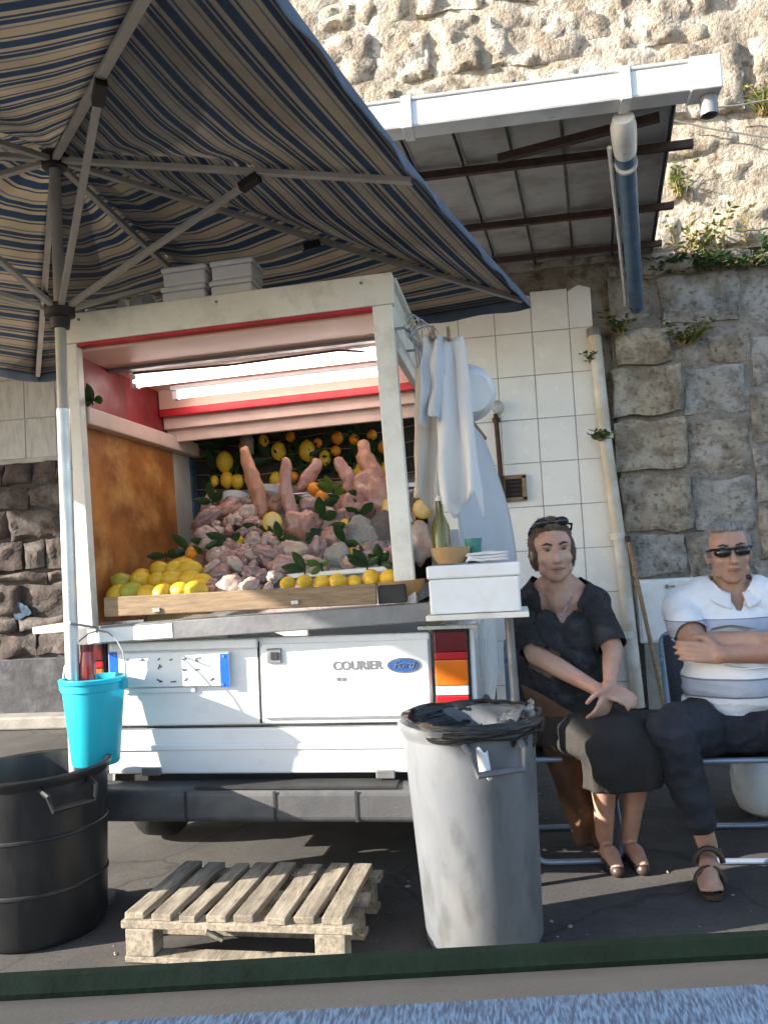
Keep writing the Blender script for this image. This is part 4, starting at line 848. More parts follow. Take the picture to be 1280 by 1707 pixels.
tag_o.location = (qq.x, 3.4, zr); obj('cup', MB().lathe([(0,0),(.02,0),(.026,.06),(.023,.06),(.018,.004),(0,.004)], (qq.x, 3.4, zr+.002), 16), K['film'], tag_o, smooth=True); onst(tag_o)

# --- side shelf, foam box and what stands on it
sh = thing('side_stand', (-.12, 3.28, 0), 'narrow white shelf and leg beside the tail light carrying the foam box', 'stand')
a = W(716, 1022, 3.17); b = W(872, 1022, 3.17); bx0, bx1, bz = a.x, b.x, a.z-.005
obj('shelf_board', MB().box((bx0-.01, 3.12, bz-.022), (bx1+.02, 3.42, bz-.002)), K['fr'], sh, bevel=.003)
l0 = W(848, 1040, 3.33); l1 = W(862, 1180, 3.33)
obj('leg', MB().tube([(l0.x, 3.36, bz-.024), (l0.x+.01, 3.36, .5), (l0.x+.02, 3.36, .004)], .017, 14), K['greymetal'], sh, smooth=True)
obj('bracket', MB().beam((SX1+.02, 3.38, 1.0), (bx0+.03, 3.38, bz-.03), .03, .03), K['greymetal'], sh)
h = W(790, 940, 3.17).z - bz
fb = foam_box(((bx0+bx1)/2, 3.27, bz+.0), bx1-bx0-.012, .27, h, 'white polystyrene box on the side shelf above the tail light', None)
zt = bz+h+.002
p = W(752, 935, 3.24); p.z = zt; bo = thing('wooden_bowl', p, 'wooden bowl standing on the white polystyrene box', 'bowl')
obj('bowl', MB().lathe([(0,0),(.05,.003),(.07,.035),(.076,.065),(.07,.065),(.062,.035),(.045,.012),(0,.01)], p, 26), K['bowl'], bo, smooth=True)
obj('contents', MB().sphere(p+V((0,0,.048)), (.064,.064,.02)), K['wood'], bo, smooth='all')
p = W(790, 930, 3.30); p.z = zt; cu = thing('green_cup', p, 'translucent green plastic cup on the polystyrene box beside the bowl', 'cup')
obj('cup', MB().lathe([(0,0),(.026,0),(.034,.095),(.031,.095),(.023,.006),(0,.006)], p, 20), K['greenglass'], cu, smooth=True)
p = W(737, 930, 3.36); p.z = zt; bt = thing('oil_bottle', p, 'olive green bottle behind the wooden bowl, below the towels', 'bottle')
obj('bottle', MB().lathe([(0,0),(.034,0),(.036,.01),(.036,.15),(.015,.2),(.014,.25),(0,.25)], p, 20), K['bottleglass'], bt, smooth=True); obj('cap', MB().lathe([(0,.251),(.016,.251),(.016,.27),(0,.27)], p, 14), K['pvcwhite'], bt)
p = W(812, 935, 3.24); p.z = zt
def fold(u, v, k): return V((p.x-.075+.15*u+.006*sin(v*7+k), 3.17+.15*v, zt+.006+.011*k+.010*sin(u*6+k*2)*sin(v*5)*(.5)+.006*noise.noise(V((u*4,v*4,k)))+.006))
m = MB()
for k in range(3): m.grid(lambda u, v: fold(u, v, k), 10, 8)
tag(obj('folded_cloth', m, K['cloth2'], smooth='all', solid=.009, loc=p), 'folded white cloth lying on the right end of the polystyrene box', 'cloth')
# towels, basin and bag hung on the rail
def towel(px_t0, px_t1, py_t, px_b0, px_b1, py_b, y, label, mt, seed, folds=5, amp=.03, ragged=.03):
    tl, tr_, bl, br = W(px_t0, py_t, y), W(px_t1, py_t, y), W(px_b0, py_b, y), W(px_b1, py_b, y)
    def fn(u, v):
        p = tl.lerp(tr_, u).lerp(bl.lerp(br, u), v)
        a = amp*(.4+.8*v); p.y += a*sin(u*pi*folds+seed+v*1.2) + .02*noise.noise(V((u*3, v*3, seed)))
        p.x += .012*noise.noise(V((u*5, v*4, seed+3)))+.5*a*cos(u*pi*folds+seed)*.3
        p.z += ragged*v*noise.noise(V((u*4, 0, seed))) + ragged*.6*v*sin(u*7+seed)
        return p
    t = thing('hung_towel', tl.lerp(tr_, .5), label, 'towel', 'towels hung on the stall side')
    obj('cloth', MB().grid(fn, 34, 26), K[mt], t, smooth='all', solid=.003); obj('peg', MB().box((tl.lerp(tr_,.5).x-.006, y-.03, tl.z-.02), (tl.lerp(tr_,.5).x+.006, y+.02, tl.z+.03)), K['wood'], t)
    return t
towel(692,745,572,688,752,838,3.40,'cream-white towel hanging nearest the stall post',"cloth",1.0,4,.026,.05)
towel(724,772,562,738,806,850,3.30,'longer bright white towel hanging in front of the other one',"cloth2",2.6,3,.028,.06)
towel(706,738,560,700,740,700,3.27,'short pale cloth bunched at the top of the towels',"tarp",4.0,3,.02,.03)
p = W(788, 655, 3.52); t = thing('plastic_basin', p, 'round white plastic basin hung behind the towels against the tiled wall', 'basin')
obj('bowl', MB().lathe([(0,.0),(.075,.0),(.108,-.04),(.118,-.075),(.122,-.075),(.112,-.038),(.078,.006),(0,.006)], p, 32, Matrix.Rotation(radians(100), 4, 'X') @ Matrix.Rotation(.3, 4, 'Y')), K['pvcwhite'], t, smooth=True)
obj('hang_hook', MB().tube([p+V((-.02,0,.11)), p+V((-.05,0,.2)), V((SX1+.05, 3.52, 2.17))], .004, 6), K['wire'], t)
obj('dark_knob', MB().sphere(W(768, 650, 3.36), (.014,.014,.016)), K['rust'], t, smooth='all')
q = W(700, 545, 3.36); t = thing('wire_hooks', q, 'tangle of wire hooks at the upper right corner of the stall', 'hooks')
for i in range(5):
    o = q+V((.012*i-.03, -.02+.012*i, -.01*i)); pts = [o+V((.03*cos(a)*(1+.2*i), .01*sin(a*2+i), .05*sin(a))) for a in [k*.6 for k in range(9)]]
    obj('hook', MB().tube(pts+[pts[-1]+V((.01,0,-.12-.02*i))], .0035, 6), K['wire'], t, smooth=True)
def tp(u, v):
    tl, tr_, bl, br = W(772, 690, 3.9), W(806, 705, 4.4), W(790, 1010, 3.62), W(866, 1010, 4.3)
    p = tl.lerp(tr_, u).lerp(bl.lerp(br, u), v); p.x += .03*sin(u*5)*v - .05*sin(pi*v)*(1-u) + .06*sin(pi*v*.9)*u; p.z -= .09*u*u*(1-v); return p
tt = thing('tarpaulin', W(820, 1010, 4.0), 'pale grey tarpaulin draped down the right side of the stall', 'tarpaulin')
obj('sheet', MB().grid(tp, 16, 24), K['tarp'], tt, smooth='all', solid=.004)
obj('batten', MB().tube([tp(.0, .0)+V((0,.0,.01)), tp(1, 0)+V((0,0,.01))], .012, 8), K['wood'], tt, smooth=True)
for o in goods: o.matrix_basis = LM @ o.matrix_basis

# ================================================================== STREET THINGS
# pallet
pa = G(206, 1528, .15); pc = V((-.945, 2.93, 0)); PR = Matrix.Translation(pc) @ Matrix.Rotation(radians(-2.5), 4, 'Z')
pt = thing('wooden_pallet', pc, 'small worn wooden pallet lying on the ground in front of the bumper', 'pallet')
rp = random.Random(5)
for i in range(8):
    x = -.36+i*.097 + rp.uniform(-.008, .008); a = rp.gauss(0, .02); Mx = PR @ Matrix.Translation((x, .0 + rp.uniform(-.01,.01), .148)) @ Matrix.Rotation(a, 4, 'Z') @ Matrix.Rotation(rp.gauss(0,.012), 4, 'Y')
    w = .034 if i not in (2,) else .028
    obj('slat', MB().box((-w, -.24, -.011), (w, .24, .011), Mx), K['pallet'], pt, bevel=.003)
for y, nm in ((-.21, 'front'), (0.0, 'mid'), (.21, 'back')):
    obj('stringer', MB().box((-.40, y-.035, .112), (.385, y+.035, .1365), PR), K['pallet'], pt, bevel=.003)
    for x in (-.335, .0, .31) if y > -.1 else (-.335, .31):
        obj('block', MB().box((x-.05, y-.036, .024), (x+.05, y+.036, .1115), PR), K['pallet'], pt, bevel=.004)
for y in (-.21, 0, .21): obj('bottom_board', MB().box((-.39, y-.035, .003), (.37, y+.035, .0235), PR), K['pallet'], pt, bevel=.003)
obj('splinter', MB().beam(PR @ V((-.1,-.25,.115)), PR @ V((-.05,-.235,.085)), .03, .01), K['pallet'], pt)

def bin_(name, c, r0, r1, h, mt, label, handles, tilt=0, n=40):
    t = thing(name, c, label, 'bin'); c = V(c)
    obj('shell', MB().lathe([(0,.003),(r0*.96,.003),(r0,.02),(r0+(r1-r0)*.97,h*.93),(r1,h*.93),(r1+.004,h*.95),(r1+.016,h*.975),(r1+.016,h*.99),(r1+.006,h),(r1-.008,h*.99),(r1-.012,h*.93),(r0-.012,.03),(0,.025)], c, n), K[mt], t, smooth=True)
    for f in ((.3, .62) if mt == 'blackpl' else ()): obj('hoop', MB().lathe([(r0+(r1-r0)*f-.002,h*f),(r0+(r1-r0)*f+.005,h*f+.006),(r0+(r1-r0)*f+.005,h*f+.014),(r0+(r1-r0)*f-.002,h*f+.02)], c, n), K[mt], t, smooth=True)
    for a in handles:
        d = V((cos(a), sin(a), 0)); s = V((-sin(a), cos(a), 0)); R_ = r1+.004
        q = [c+d*(R_-.02)+s*.09+V((0,0,h*.93)), c+d*(R_+.035)+s*.085+V((0,0,h*.90)), c+d*(R_+.04)+s*.075+V((0,0,h*.82)), c+d*(R_+.04)-s*.075+V((0,0,h*.82)), c+d*(R_+.035)-s*.085+V((0,0,h*.90)), c+d*(R_-.02)-s*.09+V((0,0,h*.93))]
        obj('handle', MB().tube(q, .011, 8), K[mt], t, smooth=True)
    t.rotation_euler.y = tilt
    return t
gc = V((-.175, 2.90, .012)); A_ = atan2(-gc.y, -gc.x)
gb = bin_('trash_bin', gc, .192, .220, .725, 'greypl', 'tall grey plastic bin with a black liner bag in front of the tail light', (A_+.35,), radians(-1.2))
m = MB(); hh = .725
def bg_(u, v):
    a = 2*pi*u; w = noise.noise(V((cos(a)*2.5, sin(a)*2.5, v*2)))
    prof = [(.19,-.20),(.205,-.08),(.218,.008),(.238,.014),(.241,-.010),(.238,-.026),(.232,-.042+.018*w)]
    f = v*(len(prof)-1); i = min(int(f), len(prof)-2); r = prof[i][0]+(prof[i+1][0]-prof[i][0])*(f-i); z = prof[i][1]+(prof[i+1][1]-prof[i][1])*(f-i)
    r += .005*noise.noise(V((cos(a)*5, sin(a)*5, v*14)))*(1 if v > .4 else 3); z += .006*noise.noise(V((cos(a)*4, sin(a)*4, 7)))
    return V(gc)+V((r*cos(a), r*sin(a), hh+z))
obj('liner_bag', MB().grid(bg_, 96, 24), K['bag'], gb, smooth='all')
obj('rubbish', MB().sphere(gc+V((0,0,hh-.22)), (.17,.17,.05)), K['bag'], gb, smooth='all')
m = MB().grid(lambda u, v: gc+V((.08+.13*u, .03+.12*v+.02*sin(u*9), hh-.035+.035*noise.noise(V((u*5,v*5,2)))+.045*u)), 14, 12)
obj('crumpled_film', m, K['film'], gb, smooth='all')
m = MB().grid(lambda u, v: gc+V((.02+.035*u+.01*v, -.233-.01*sin(u*3), hh-.06-.085*v+.01*sin(u*6))), 6, 8); obj('paper_scrap', m, K['pvcwhite'], gb, smooth='all', solid=.002)

bc = V((-1.80, 2.97, .004)); A_ = atan2(-bc.y, -bc.x)
bb = bin_('trash_bin', bc, .235, .262, .585, 'blackpl', 'black plastic bin at the left edge under the turquoise bucket', (A_+.42, A_+pi), radians(-1.0))

# bucket
uc = W(161, 1272, 3.16); bk = thing('bucket', uc, 'turquoise plastic bucket hanging by the umbrella pole over the black bin', 'bucket')
obj('pail', MB().lathe([(0,0),(.085,0),(.09,.006),(.118,.30),(.118,.315),(.128,.318),(.130,.332),(.114,.335),(.086,.012),(0,.01)], uc, 40), K['bucket'], bk, smooth=True)
obj('rim_band', MB().lathe([(.1165,.285),(.1215,.287),(.122,.312),(.118,.314)], uc, 40), K['bucket'], bk, smooth=True)
for s in (-1, 1): obj('ear', MB().box((uc.x+s*.126-.012, uc.y-.016, uc.z+.285), (uc.x+s*.126+.012, uc.y+.016, uc.z+.325)), K['bucket'], bk, bevel=.004)
hk = V((base.x+.02, base.y-.04, uc.z+.52))
pts = [uc+V((-.13,0,.31))]+[uc+V((-.135*cos(a), .06*sin(a), .31+.20*sin(a))) for a in [pi*k/10 for k in range(1, 10)]]+[uc+V((.13,0,.31))]
obj('wire_handle', MB().tube(pts, .0035, 6), K['wire'], bk, smooth=True)
q = W(147, 1115, 3.20); t = thing('red_sponge_bottle', (q.x, q.y, uc.z+.02), 'red plastic bottle standing in the turquoise bucket', 'bottle')
obj('bottle', MB().lathe([(0,.0),(.03,.0),(.032,.02),(.032,.35),(.026,.40),(.024,.41),(0,.41)], (q.x, uc.y+.04, uc.z+.02), 18), K['lred'], t, smooth=True); obj('cap', MB().lathe([(0,.411),(.026,.411),(.026,.44),(0,.44)], (q.x, uc.y+.04, uc.z+.02), 16), K['ldark'], t)
# hook on the pole that carries the bucket
ph = uc+V((0,.06,.51)); obj('bucket_hook', MB().tube([V((base.x, base.y-.02, ph.z+.05)), V((base.x+.03, base.y-.06, ph.z+.04)), ph+V((0,0,.01)), ph+V((0,-.012,-.006)), ph+V((0,-.02,.02))], .005, 8), K['wire'], um, smooth=True)

# white canister at the right edge
p = G(1282, 1356); t = thing('white_canister', p, 'rounded bright white plastic container standing at the right edge', 'container')
obj('body', MB().lathe([(0,.004),(.09,.004),(.13,.03),(.155,.10),(.16,.18),(.14,.26),(.09,.31),(.045,.325),(.04,.35),(0,.35)], p, 36), K['white_can'], t, smooth='all')
obj('cap', MB().lathe([(0,.351),(.045,.351),(.045,.375),(0,.375)], p, 20), K['mblue'], t, smooth=True); obj('grip', MB().tube([p+V((-.08,-.06,.30)), p+V((-.05,-.07,.36)), p+V((.03,-.06,.36)), p+V((.06,-.05,.32))], .012, 8), K['white_can'], t, smooth=True)

rg = random.Random(77); m = MB()
for _ in range(900):
    x, y = rg.uniform(-3.2, 2.6), rg.uniform(2.3, 6.6); r = rg.choice((.003,.004,.006,.01))*rg.uniform(.6, 1.3); a = rg.uniform(0, 6.3)
    if abs(x+1) < .9 and y > 3.6: continue
    q = [V((x+r*cos(a+k*pi/2)*rg.uniform(.6,1.4), y+r*sin(a+k*pi/2)*rg.uniform(.6,1.4), .002)) for k in range(4)]; m.add(q+[V((x, y, .002+r*rg.uniform(.3,.8)))], [(0,1,4),(1,2,4),(2,3,4),(3,0,4)])
gr = obj('street_grit', m, K['kerb']); gr['kind'] = 'stuff'; gr['label'] = 'scattered grit and crumbs on the asphalt'; gr['category'] = 'grit'

# ================================================================== PEOPLE
def remesh(o, vox=.008, sm=6):
    d = o.modifiers.new('r', 'REMESH'); d.mode = 'VOXEL'; d.voxel_size = vox; d.use_smooth_shade = True
    d = o.modifiers.new('s', 'SMOOTH'); d.factor = .5; d.iterations = sm
    bake(o)
    for p in o.data.polygons: p.use_smooth = True
    return o
def hand(m, w, d, n, thumb, curl=.5, sc=1.0, spread=.0):
    """palm and five jointed fingers; d = finger direction, n = back of hand, thumb = +1/-1 side"""
    d = V(d).normalized(); n = (V(n)-d*V(n).dot(d)).normalized(); s = d.cross(n)*thumb; w = V(w)
    for k in range(4):
        o = (k-1.5)*.0205*sc; m.chain([(w+s*o*.6, .016*sc), (w+s*o+d*.085*sc, .0105*sc)])
    for k, L_ in enumerate((.068, .078, .073, .058)):
        p = w + s*(1.5-k)*.0205*sc + d*.088*sc; a = curl*(.7+.14*k); ch = [(p, .0086*sc)]; dd = d.copy()
        for j, f in enumerate((.45, .32, .23)):
            dd = (Matrix.Rotation(0, 3, 'Z') @ (dd*cos(a) - n*sin(a))).normalized(); nn = n
            p = p + dd*L_*f*sc; ch.append((p, (.0082-.0007*j)*sc)); 
        m.chain(ch, 10)
    t0 = w + s*.026*sc + d*.02*sc; t1 = t0 + (s*.75+d*.75-n*.2).normalized()*.042*sc; t2 = t1+(d*.9+s*.15-n*.45).normalized()*.03*sc; t3 = t2+(d*.9-n*.5).normalized()*.022*sc
    m.chain([(t0, .016*sc), (t1, .012*sc), (t2, .0105*sc), (t3, .009*sc)], 10)
def head(m, c, f, u, s=1.0, male=False):
    """skull, jaw, nose, brow, cheeks, ears; f = facing, u = up"""
    f = V(f).normalized(); u = (V(u)-f*V(u).dot(f)).normalized(); r = f.cross(u)
    Mx = Matrix((r, f, u)).transposed()
    P = lambda x, y, z: V(c) + (Mx @ V((x, y, z)))*s
    B = lambda x, y, z, rx, ry, rz: m.sphere(P(x,y,z), V((rx,ry,rz))*s, Mx, 18, 12)
    B(0,-.012,.03,.076,.096,.088); B(0,.012,-.025,.066,.078,.085); B(0,.035,-.082,.045,.045,.036); B(0,.058,-.098,.022,.02,.017)
    for e in (-1, 1):
        B(e*.036,.052,-.026,.028,.028,.026); B(e*.03,.074,.026,.028,.014,.010); B(e*.077,-.005,-.008,.011,.02,.032); B(e*.042,.022,-.066,.024,.036,.028)
    m.chain([(P(0,.082,.016), .009*s), (P(0,.099,-.018), .012*s), (P(0,.103,-.03), .0135*s)], 10); B(-.012,.09,-.034,.009,.009,.008); B(.012,.09,-.034,.009,.009,.008)
    B(0,.082,-.058,.022,.010,.007); B(0,.08,-.071,.02,.010,.007)
    return P, Mx
def face_bits(P, Mx, s, t, male=False, glasses=False):
    B = lambda x, y, z, rx, ry, rz: MB().sphere(P(x,y,z), V((rx,ry,rz))*s, Mx, 14, 8)
    if not glasses:
        for e in (-1, 1):
            ey = obj('eye', B(e*.031,.0775,.010,.0125,.0075,.0045), K['eyew'], t, smooth='all'); obj('iris', B(e*.031,.0832,.010,.005,.0028,.0042), K['lens'], ey, smooth='all')
    for e in (-1, 1): obj('eyebrow', MB().tube([P(e*.014,.090,.028), P(e*.032,.089,.035), P(e*.05,.076,.029)], [.004*s,.0045*s,.003*s], 6), K['brow'], t, smooth=True)
    obj('lips', MB().tube([P(-.024,.082,-.064), P(-.01,.092,-.061), P(.0,.0935,-.063), P(.01,.092,-.061), P(.024,.082,-.064)], [.003*s,.006*s,.006*s,.006*s,.003*s], 8), K['lips'], t, smooth='all')
def hairdo(P, Mx, s, pts, vox=.007, noise_amp=.006, mt=None, t=None):
    m = MB()
    for (x, y, z, rx, ry, rz) in pts: m.sphere(P(x,y,z), V((rx,ry,rz))*s, Mx, 20, 14)
    o = remesh(obj('hair', m, mt, t), vox, 3)
    ruffle(o, lambda c: noise.noise(c*38)*noise_amp)
    rh = random.Random(len(o.data.vertices)); st = MB(); base_ = t.location; cx = P(0, -.02, .0)
    vv = [(v.co.copy()+base_, v.normal.copy()) for v in o.data.vertices]
    for _ in range(1500):
        c_, n_ = rh.choice(vv); back = Mx @ V((0, -1, -.25)); d = (back - n_*back.dot(n_))
        if d.length < .1: continue
        d = (d.normalized() + V((rh.gauss(0,.12), rh.gauss(0,.12), rh.gauss(0,.12)))).normalized(); w = d.cross(n_).normalized()*.0011; L_ = rh.uniform(.012, .032)
        p0 = c_ - n_*.002; p1 = c_ + d*L_*.5 + n_*.0015; p2 = c_ + d*L_ + n_*rh.uniform(-.006, .0015); k0 = len(st.v)
        st.v += [p0-w, p0+w, p1+w, p1-w, p2]; st.f += [[k0, k0+1, k0+2, k0+3], [k0+3, k0+2, k0+4]]
    q_ = obj('hair_strands', st, mt, o, smooth=False); q_['kind'] = 'stuff'
    return o

def ruffle(o, fn):
    vs = [(v.co.copy(), v.normal.copy()) for v in o.data.vertices]; out = []
    for c, n in vs: out += list(c+n*fn(c))
    o.data.vertices.foreach_set('co', out); o.data.update()
import numpy as np
def cloth_from(body, bones, name, mt, parent, infl, keepfn=None, sm=8):
    """a garment cut from the body surface: the vertices nearest to 'cloth' bones, pushed outwards"""
    me = body.data; n = len(me.vertices); co = np.empty(n*3); me.vertices.foreach_get('co', co); co = co.reshape(-1, 3) + np.array(parent.location)
    no = np.empty(n*3); me.vertices.foreach_get('normal', no); no = no.reshape(-1, 3)
    best = np.full(n, 1e9); tg = np.zeros(n, int)
    for a, b, ra, rb, t in bones:
        a, b = np.array(a), np.array(b); ab = b-a; k = np.clip(((co-a)@ab)/max(1e-9, ab@ab), 0, 1)
        d = np.linalg.norm(co-a-k[:, None]*ab, axis=1) - (ra+(rb-ra)*k) + (.024 if t == 0 and ra < .056 else 0); w = d < best; best[w] = d[w]; tg[w] = t
    keep = tg == 1
    if keepfn is not None: keep &= keepfn(co)
    idx = -np.ones(n, int); idx[keep] = np.arange(keep.sum()); m = MB()
    m.v = [V(c)+V(q)*infl for c, q in zip(co[keep], no[keep])]
    m.f = [[int(idx[i]) for i in p.vertices] for p in me.polygons if all(keep[i] for i in p.vertices)]
    o = obj(name, m, mt, parent, smooth='all'); bm = bmesh.new(); bm.from_mesh(o.data)
    bmesh.ops.delete(bm, geom=[v for v in bm.verts if not v.link_faces], context='VERTS')
    bd = [v for v in bm.verts if v.is_boundary]
    for _ in range(sm): bmesh.ops.smooth_vert(bm, verts=bd, factor=.5, use_axis_x=True, use_axis_y=True, use_axis_z=True)
    for _ in range(4): bmesh.ops.smooth_vert(bm, verts=[v for v in bm.verts if not v.is_boundary], factor=.5, use_axis_x=True, use_axis_y=True, use_axis_z=True)
    bm.to_mesh(o.data); bm.free()
    for p in o.data.polygons: p.use_smooth = True
    return o
# --- seated woman
WB = V((.16, 3.74, 0)); pw = thing('person', WB, 'seated woman in black blouse and dark skirt, sunglasses on her head, hands clasped', 'person')
m = MB()
hc = W(921, 919, 3.66); fw = V((.10, -1, -.04)); PH, MXW = head(m, hc, fw, (-.06, 0, 1), 1.09)
nb = V((hc.x+.015, 3.71, 1.10))
m.chain([(hc+V((0,.03,-.06)), .056), (nb, .062), (nb+V((0,.01,-.05)), .08)])
ch = V((.165, 3.74, .90)); pv = V((.155, 3.76, .56))
sL, sR = V((.025, 3.745, 1.035)), V((.315, 3.72, 1.03))
m.chain([(nb+V((-.02,.02,.035)), .055), (V((.08,3.745,1.075)), .055)]); m.chain([(nb+V((.02,.02,.035)), .055), (V((.265,3.735,1.07)), .055)])
m.chain([(sL, .058), (V((.09,3.74,1.05)), .075), (V((.25,3.73,1.05)), .075), (sR, .058)]); m.sphere(ch, (.162,.118,.17)); m.sphere(V((.115,3.665,.90)), (.085,.07,.09)); m.sphere(V((.225,3.66,.90)), (.085,.07,.09)); m.sphere(V((.165,3.70,.76)), (.17,.145,.17)); m.sphere(V((.16,3.72,.65)), (.185,.16,.13)); m.sphere(pv, (.185,.155,.13)); m.sphere(V((.168,3.755,1.02)), (.12,.075,.09))
eL, eR = W(893, 1092, 3.60), W(1021, 1082, 3.58); hL, hR = W(996, 1150, 3.43), W(1016, 1140, 3.43)
m.chain([(sL, .055), (sL.lerp(eL,.5)+V((-.012,0,0)), .054), (eL, .043), (eL.lerp(hL,.35), .041), (hL, .027)]); m.chain([(sR, .055), (sR.lerp(eR,.5), .052), (eR, .042), (eR.lerp(hR,.4), .038), (hR, .026)])
hand(m, hL, (hR-hL)+V((.05,-.035,-.04)), (.1,-.6,.75), -1, .55, 1.0); hand(m, hR+V((.0,-.015,-.01)), V((-.35,-.25,-.75)), (.75,-.6,.1), 1, .5, 1.0)
kL, kR = V((.29, 3.36, .53)), V((.435, 3.40, .53)); aL, aR = W(1006, 1388, 3.62), W(1046, 1380, 3.64); aL.z = aR.z = .085
hpL, hpR = V((.085,3.75,.53)), V((.245,3.74,.53))
for hp, kn, an in ((hpL, kL, aL), (hpR, kR, aR)):
    m.chain([(hp, .10), (hp.lerp(kn,.5), .084), (kn, .062), (kn.lerp(an,.3)+V((0,.02,0)), .056), (kn.lerp(an,.65), .042), (an, .034)])
    toe = an+V((.03,-.15,-.055)); m.chain([(an+V((0,.03,-.045)), .032), (an.lerp(toe,.5)+V((0,0,-.002)), .034), (toe, .026)])
bo_w = remesh(obj('body', m, K['skin_w'], pw), .0055, 7)
face_bits(PH, MXW, 1.09, pw)
hairdo(PH, MXW, 1.09, [(0,-.03,.052,.084,.092,.084),(-.066,-.03,.0,.023,.06,.075),(.066,-.03,.0,.023,.06,.075),(0,-.07,-.01,.075,.05,.085),(0,.035,.095,.06,.035,.028)], mt=K['hair_w'], t=pw)
sg = obj('sunglasses', MB().tube([PH(-.082,-.02,.075), PH(-.078,.04,.098), PH(0,.066,.112), PH(.078,.04,.098), PH(.082,-.02,.075)], .005, 8), K['lens'], pw, smooth=True)
for e in (-1, 1): obj('sunglass_lens', MB().sphere(PH(e*.037,.058,.113), V((.031,.012,.02)), MXW), K['lens'], sg, smooth='all')
TOR = [(ch, ch+V((0,0,.02)), .15, .15, 1), (V((.10,3.655,.905)), V((.235,3.65,.905)), .075, .075, 1), (V((.165,3.70,.76)), V((.165,3.70,.70)), .16, .16, 1), (pv, pv+V((0,0,.08)), .17, .17, 1), (V((.09,3.74,1.05)), V((.25,3.73,1.05)), .075, .075, 1), (nb, hc, .058, .055, 0), (hc, hc+V((0,0,.05)), .09, .09, 0)]
hemL, hemR = sL.lerp(eL, .66)+V((-.01,0,0)), sR.lerp(eR, .68)
TOR += [(sL, hemL, .058, .055, 1), (hemL, eL, .055, .043, 0), (eL, hL, .043, .03, 0), (sR, hemR, .058, .055, 1), (hemR, eR, .055, .042, 0), (eR, hR, .042, .03, 0), (hL, hL.lerp(hR,1.2)+V((.0,-.03,-.08)), .05, .05, 0)]
TOR += [(hpL, kL, .1, .06, 0), (hpR, kR, .1, .06, 0), (kL, aL, .06, .034, 0), (kR, aR, .06, .034, 0)]
def neck(co):
    v = (co[:,2] > .965) & (co[:,1] < 3.735) & (np.abs(co[:,0]-.185) < (co[:,2]-.965)*.62)
    c = (np.hypot(co[:,0]-nb.x, co[:,1]-nb.y-.01) < .088) & (co[:,2] > 1.03)
    return ~(v | c)
o = cloth_from(bo_w, TOR, 'blouse', K['blouse'], pw, .012, neck)
ruffle(o, lambda c: (.004+noise.noise(c*8)*.010+noise.noise(c*V((20,20,8)))*.005+(1-2*abs(noise.noise(c*V((6,6,20)))))*.004))
d = o.modifiers.new('solid', 'SOLIDIFY'); d.thickness = .004; d.offset = -1
obj('neck_chain', MB().tube([nb+V((-.06,-.035,-.01)), nb+V((-.03,-.075,-.06)), nb+V((.0,-.092,-.10)), nb+V((.03,-.075,-.06)), nb+V((.06,-.035,-.01))], .0025, 6), K['chrome'], pw, smooth=True)
sd_ = V((.95, .30, 0)).normalized(); fw_ = V((.30, -.95, 0)).normalized(); up_ = V((0,0,1))
RINGS = [(V((.16,3.75,.67)), .182, fw_, .158), (V((.165,3.73,.62)), .195, (fw_+up_*.5).normalized(), .155), (V((.195,3.66,.57)), .192, (fw_*.4+up_).normalized(), .125), (V((.25,3.56,.545)), .175, up_, .104), (V((.305,3.465,.54)), .162, up_, .092), (V((.345,3.40,.53)), .156, (up_+fw_*.35).normalized(), .09),
         (V((.358,3.375,.50)), .152, (up_*.5+fw_).normalized(), .098), (V((.36,3.39,.455)), .147, fw_, .098), (V((.357,3.405,.40)), .142, fw_, .094), (V((.352,3.42,.355)), .138, fw_, .092)]
def skf(u, v):
    f = v*(len(RINGS)-1); i = min(int(f), len(RINGS)-2); t_ = f-i; A, B = RINGS[i], RINGS[i+1]; a = 2*pi*u
    c = A[0].lerp(B[0], t_); w = A[1]+(B[1]-A[1])*t_; d = A[2].lerp(B[2], t_).normalized(); h = A[3]+(B[3]-A[3])*t_
    q = lambda x: (abs(x)**.75)*(1 if x > 0 else -1)
    p = c + sd_*w*q(cos(a)) + d*h*q(sin(a))
    n_ = (p-c).normalized(); return p + n_*(noise.noise(p*V((14,14,6)))*.008 + .006*v*sin(a*9+v*3) + (1-2.2*abs(noise.noise(p*V((16,16,7))+V((3,0,0)))))*.006)
obj('skirt', MB().grid(skf, 72, 44), K['skirt'], pw, smooth='all', solid=.004)
for an in (aL, aR):
    toe = an+V((.03,-.15,-.055)); m = MB(); m.chain([(an+V((0,.035,-.065)), .030), (an.lerp(toe,.5)+V((0,0,-.03)), .034), (toe+V((0,-.01,-.012)), .027)]); m.v = [V((v.x, v.y, max(.003, v.z))) for v in m.v]
    obj('shoe', m, K['sandal'], pw, smooth='all')
obj('ring', MB().lathe([(.0105,-.002),(.0125,-.002),(.0125,.002),(.0105,.002)], hL.lerp(hR, .8)+V((.0,-.02,-.005)), 14), K['chrome'], pw)

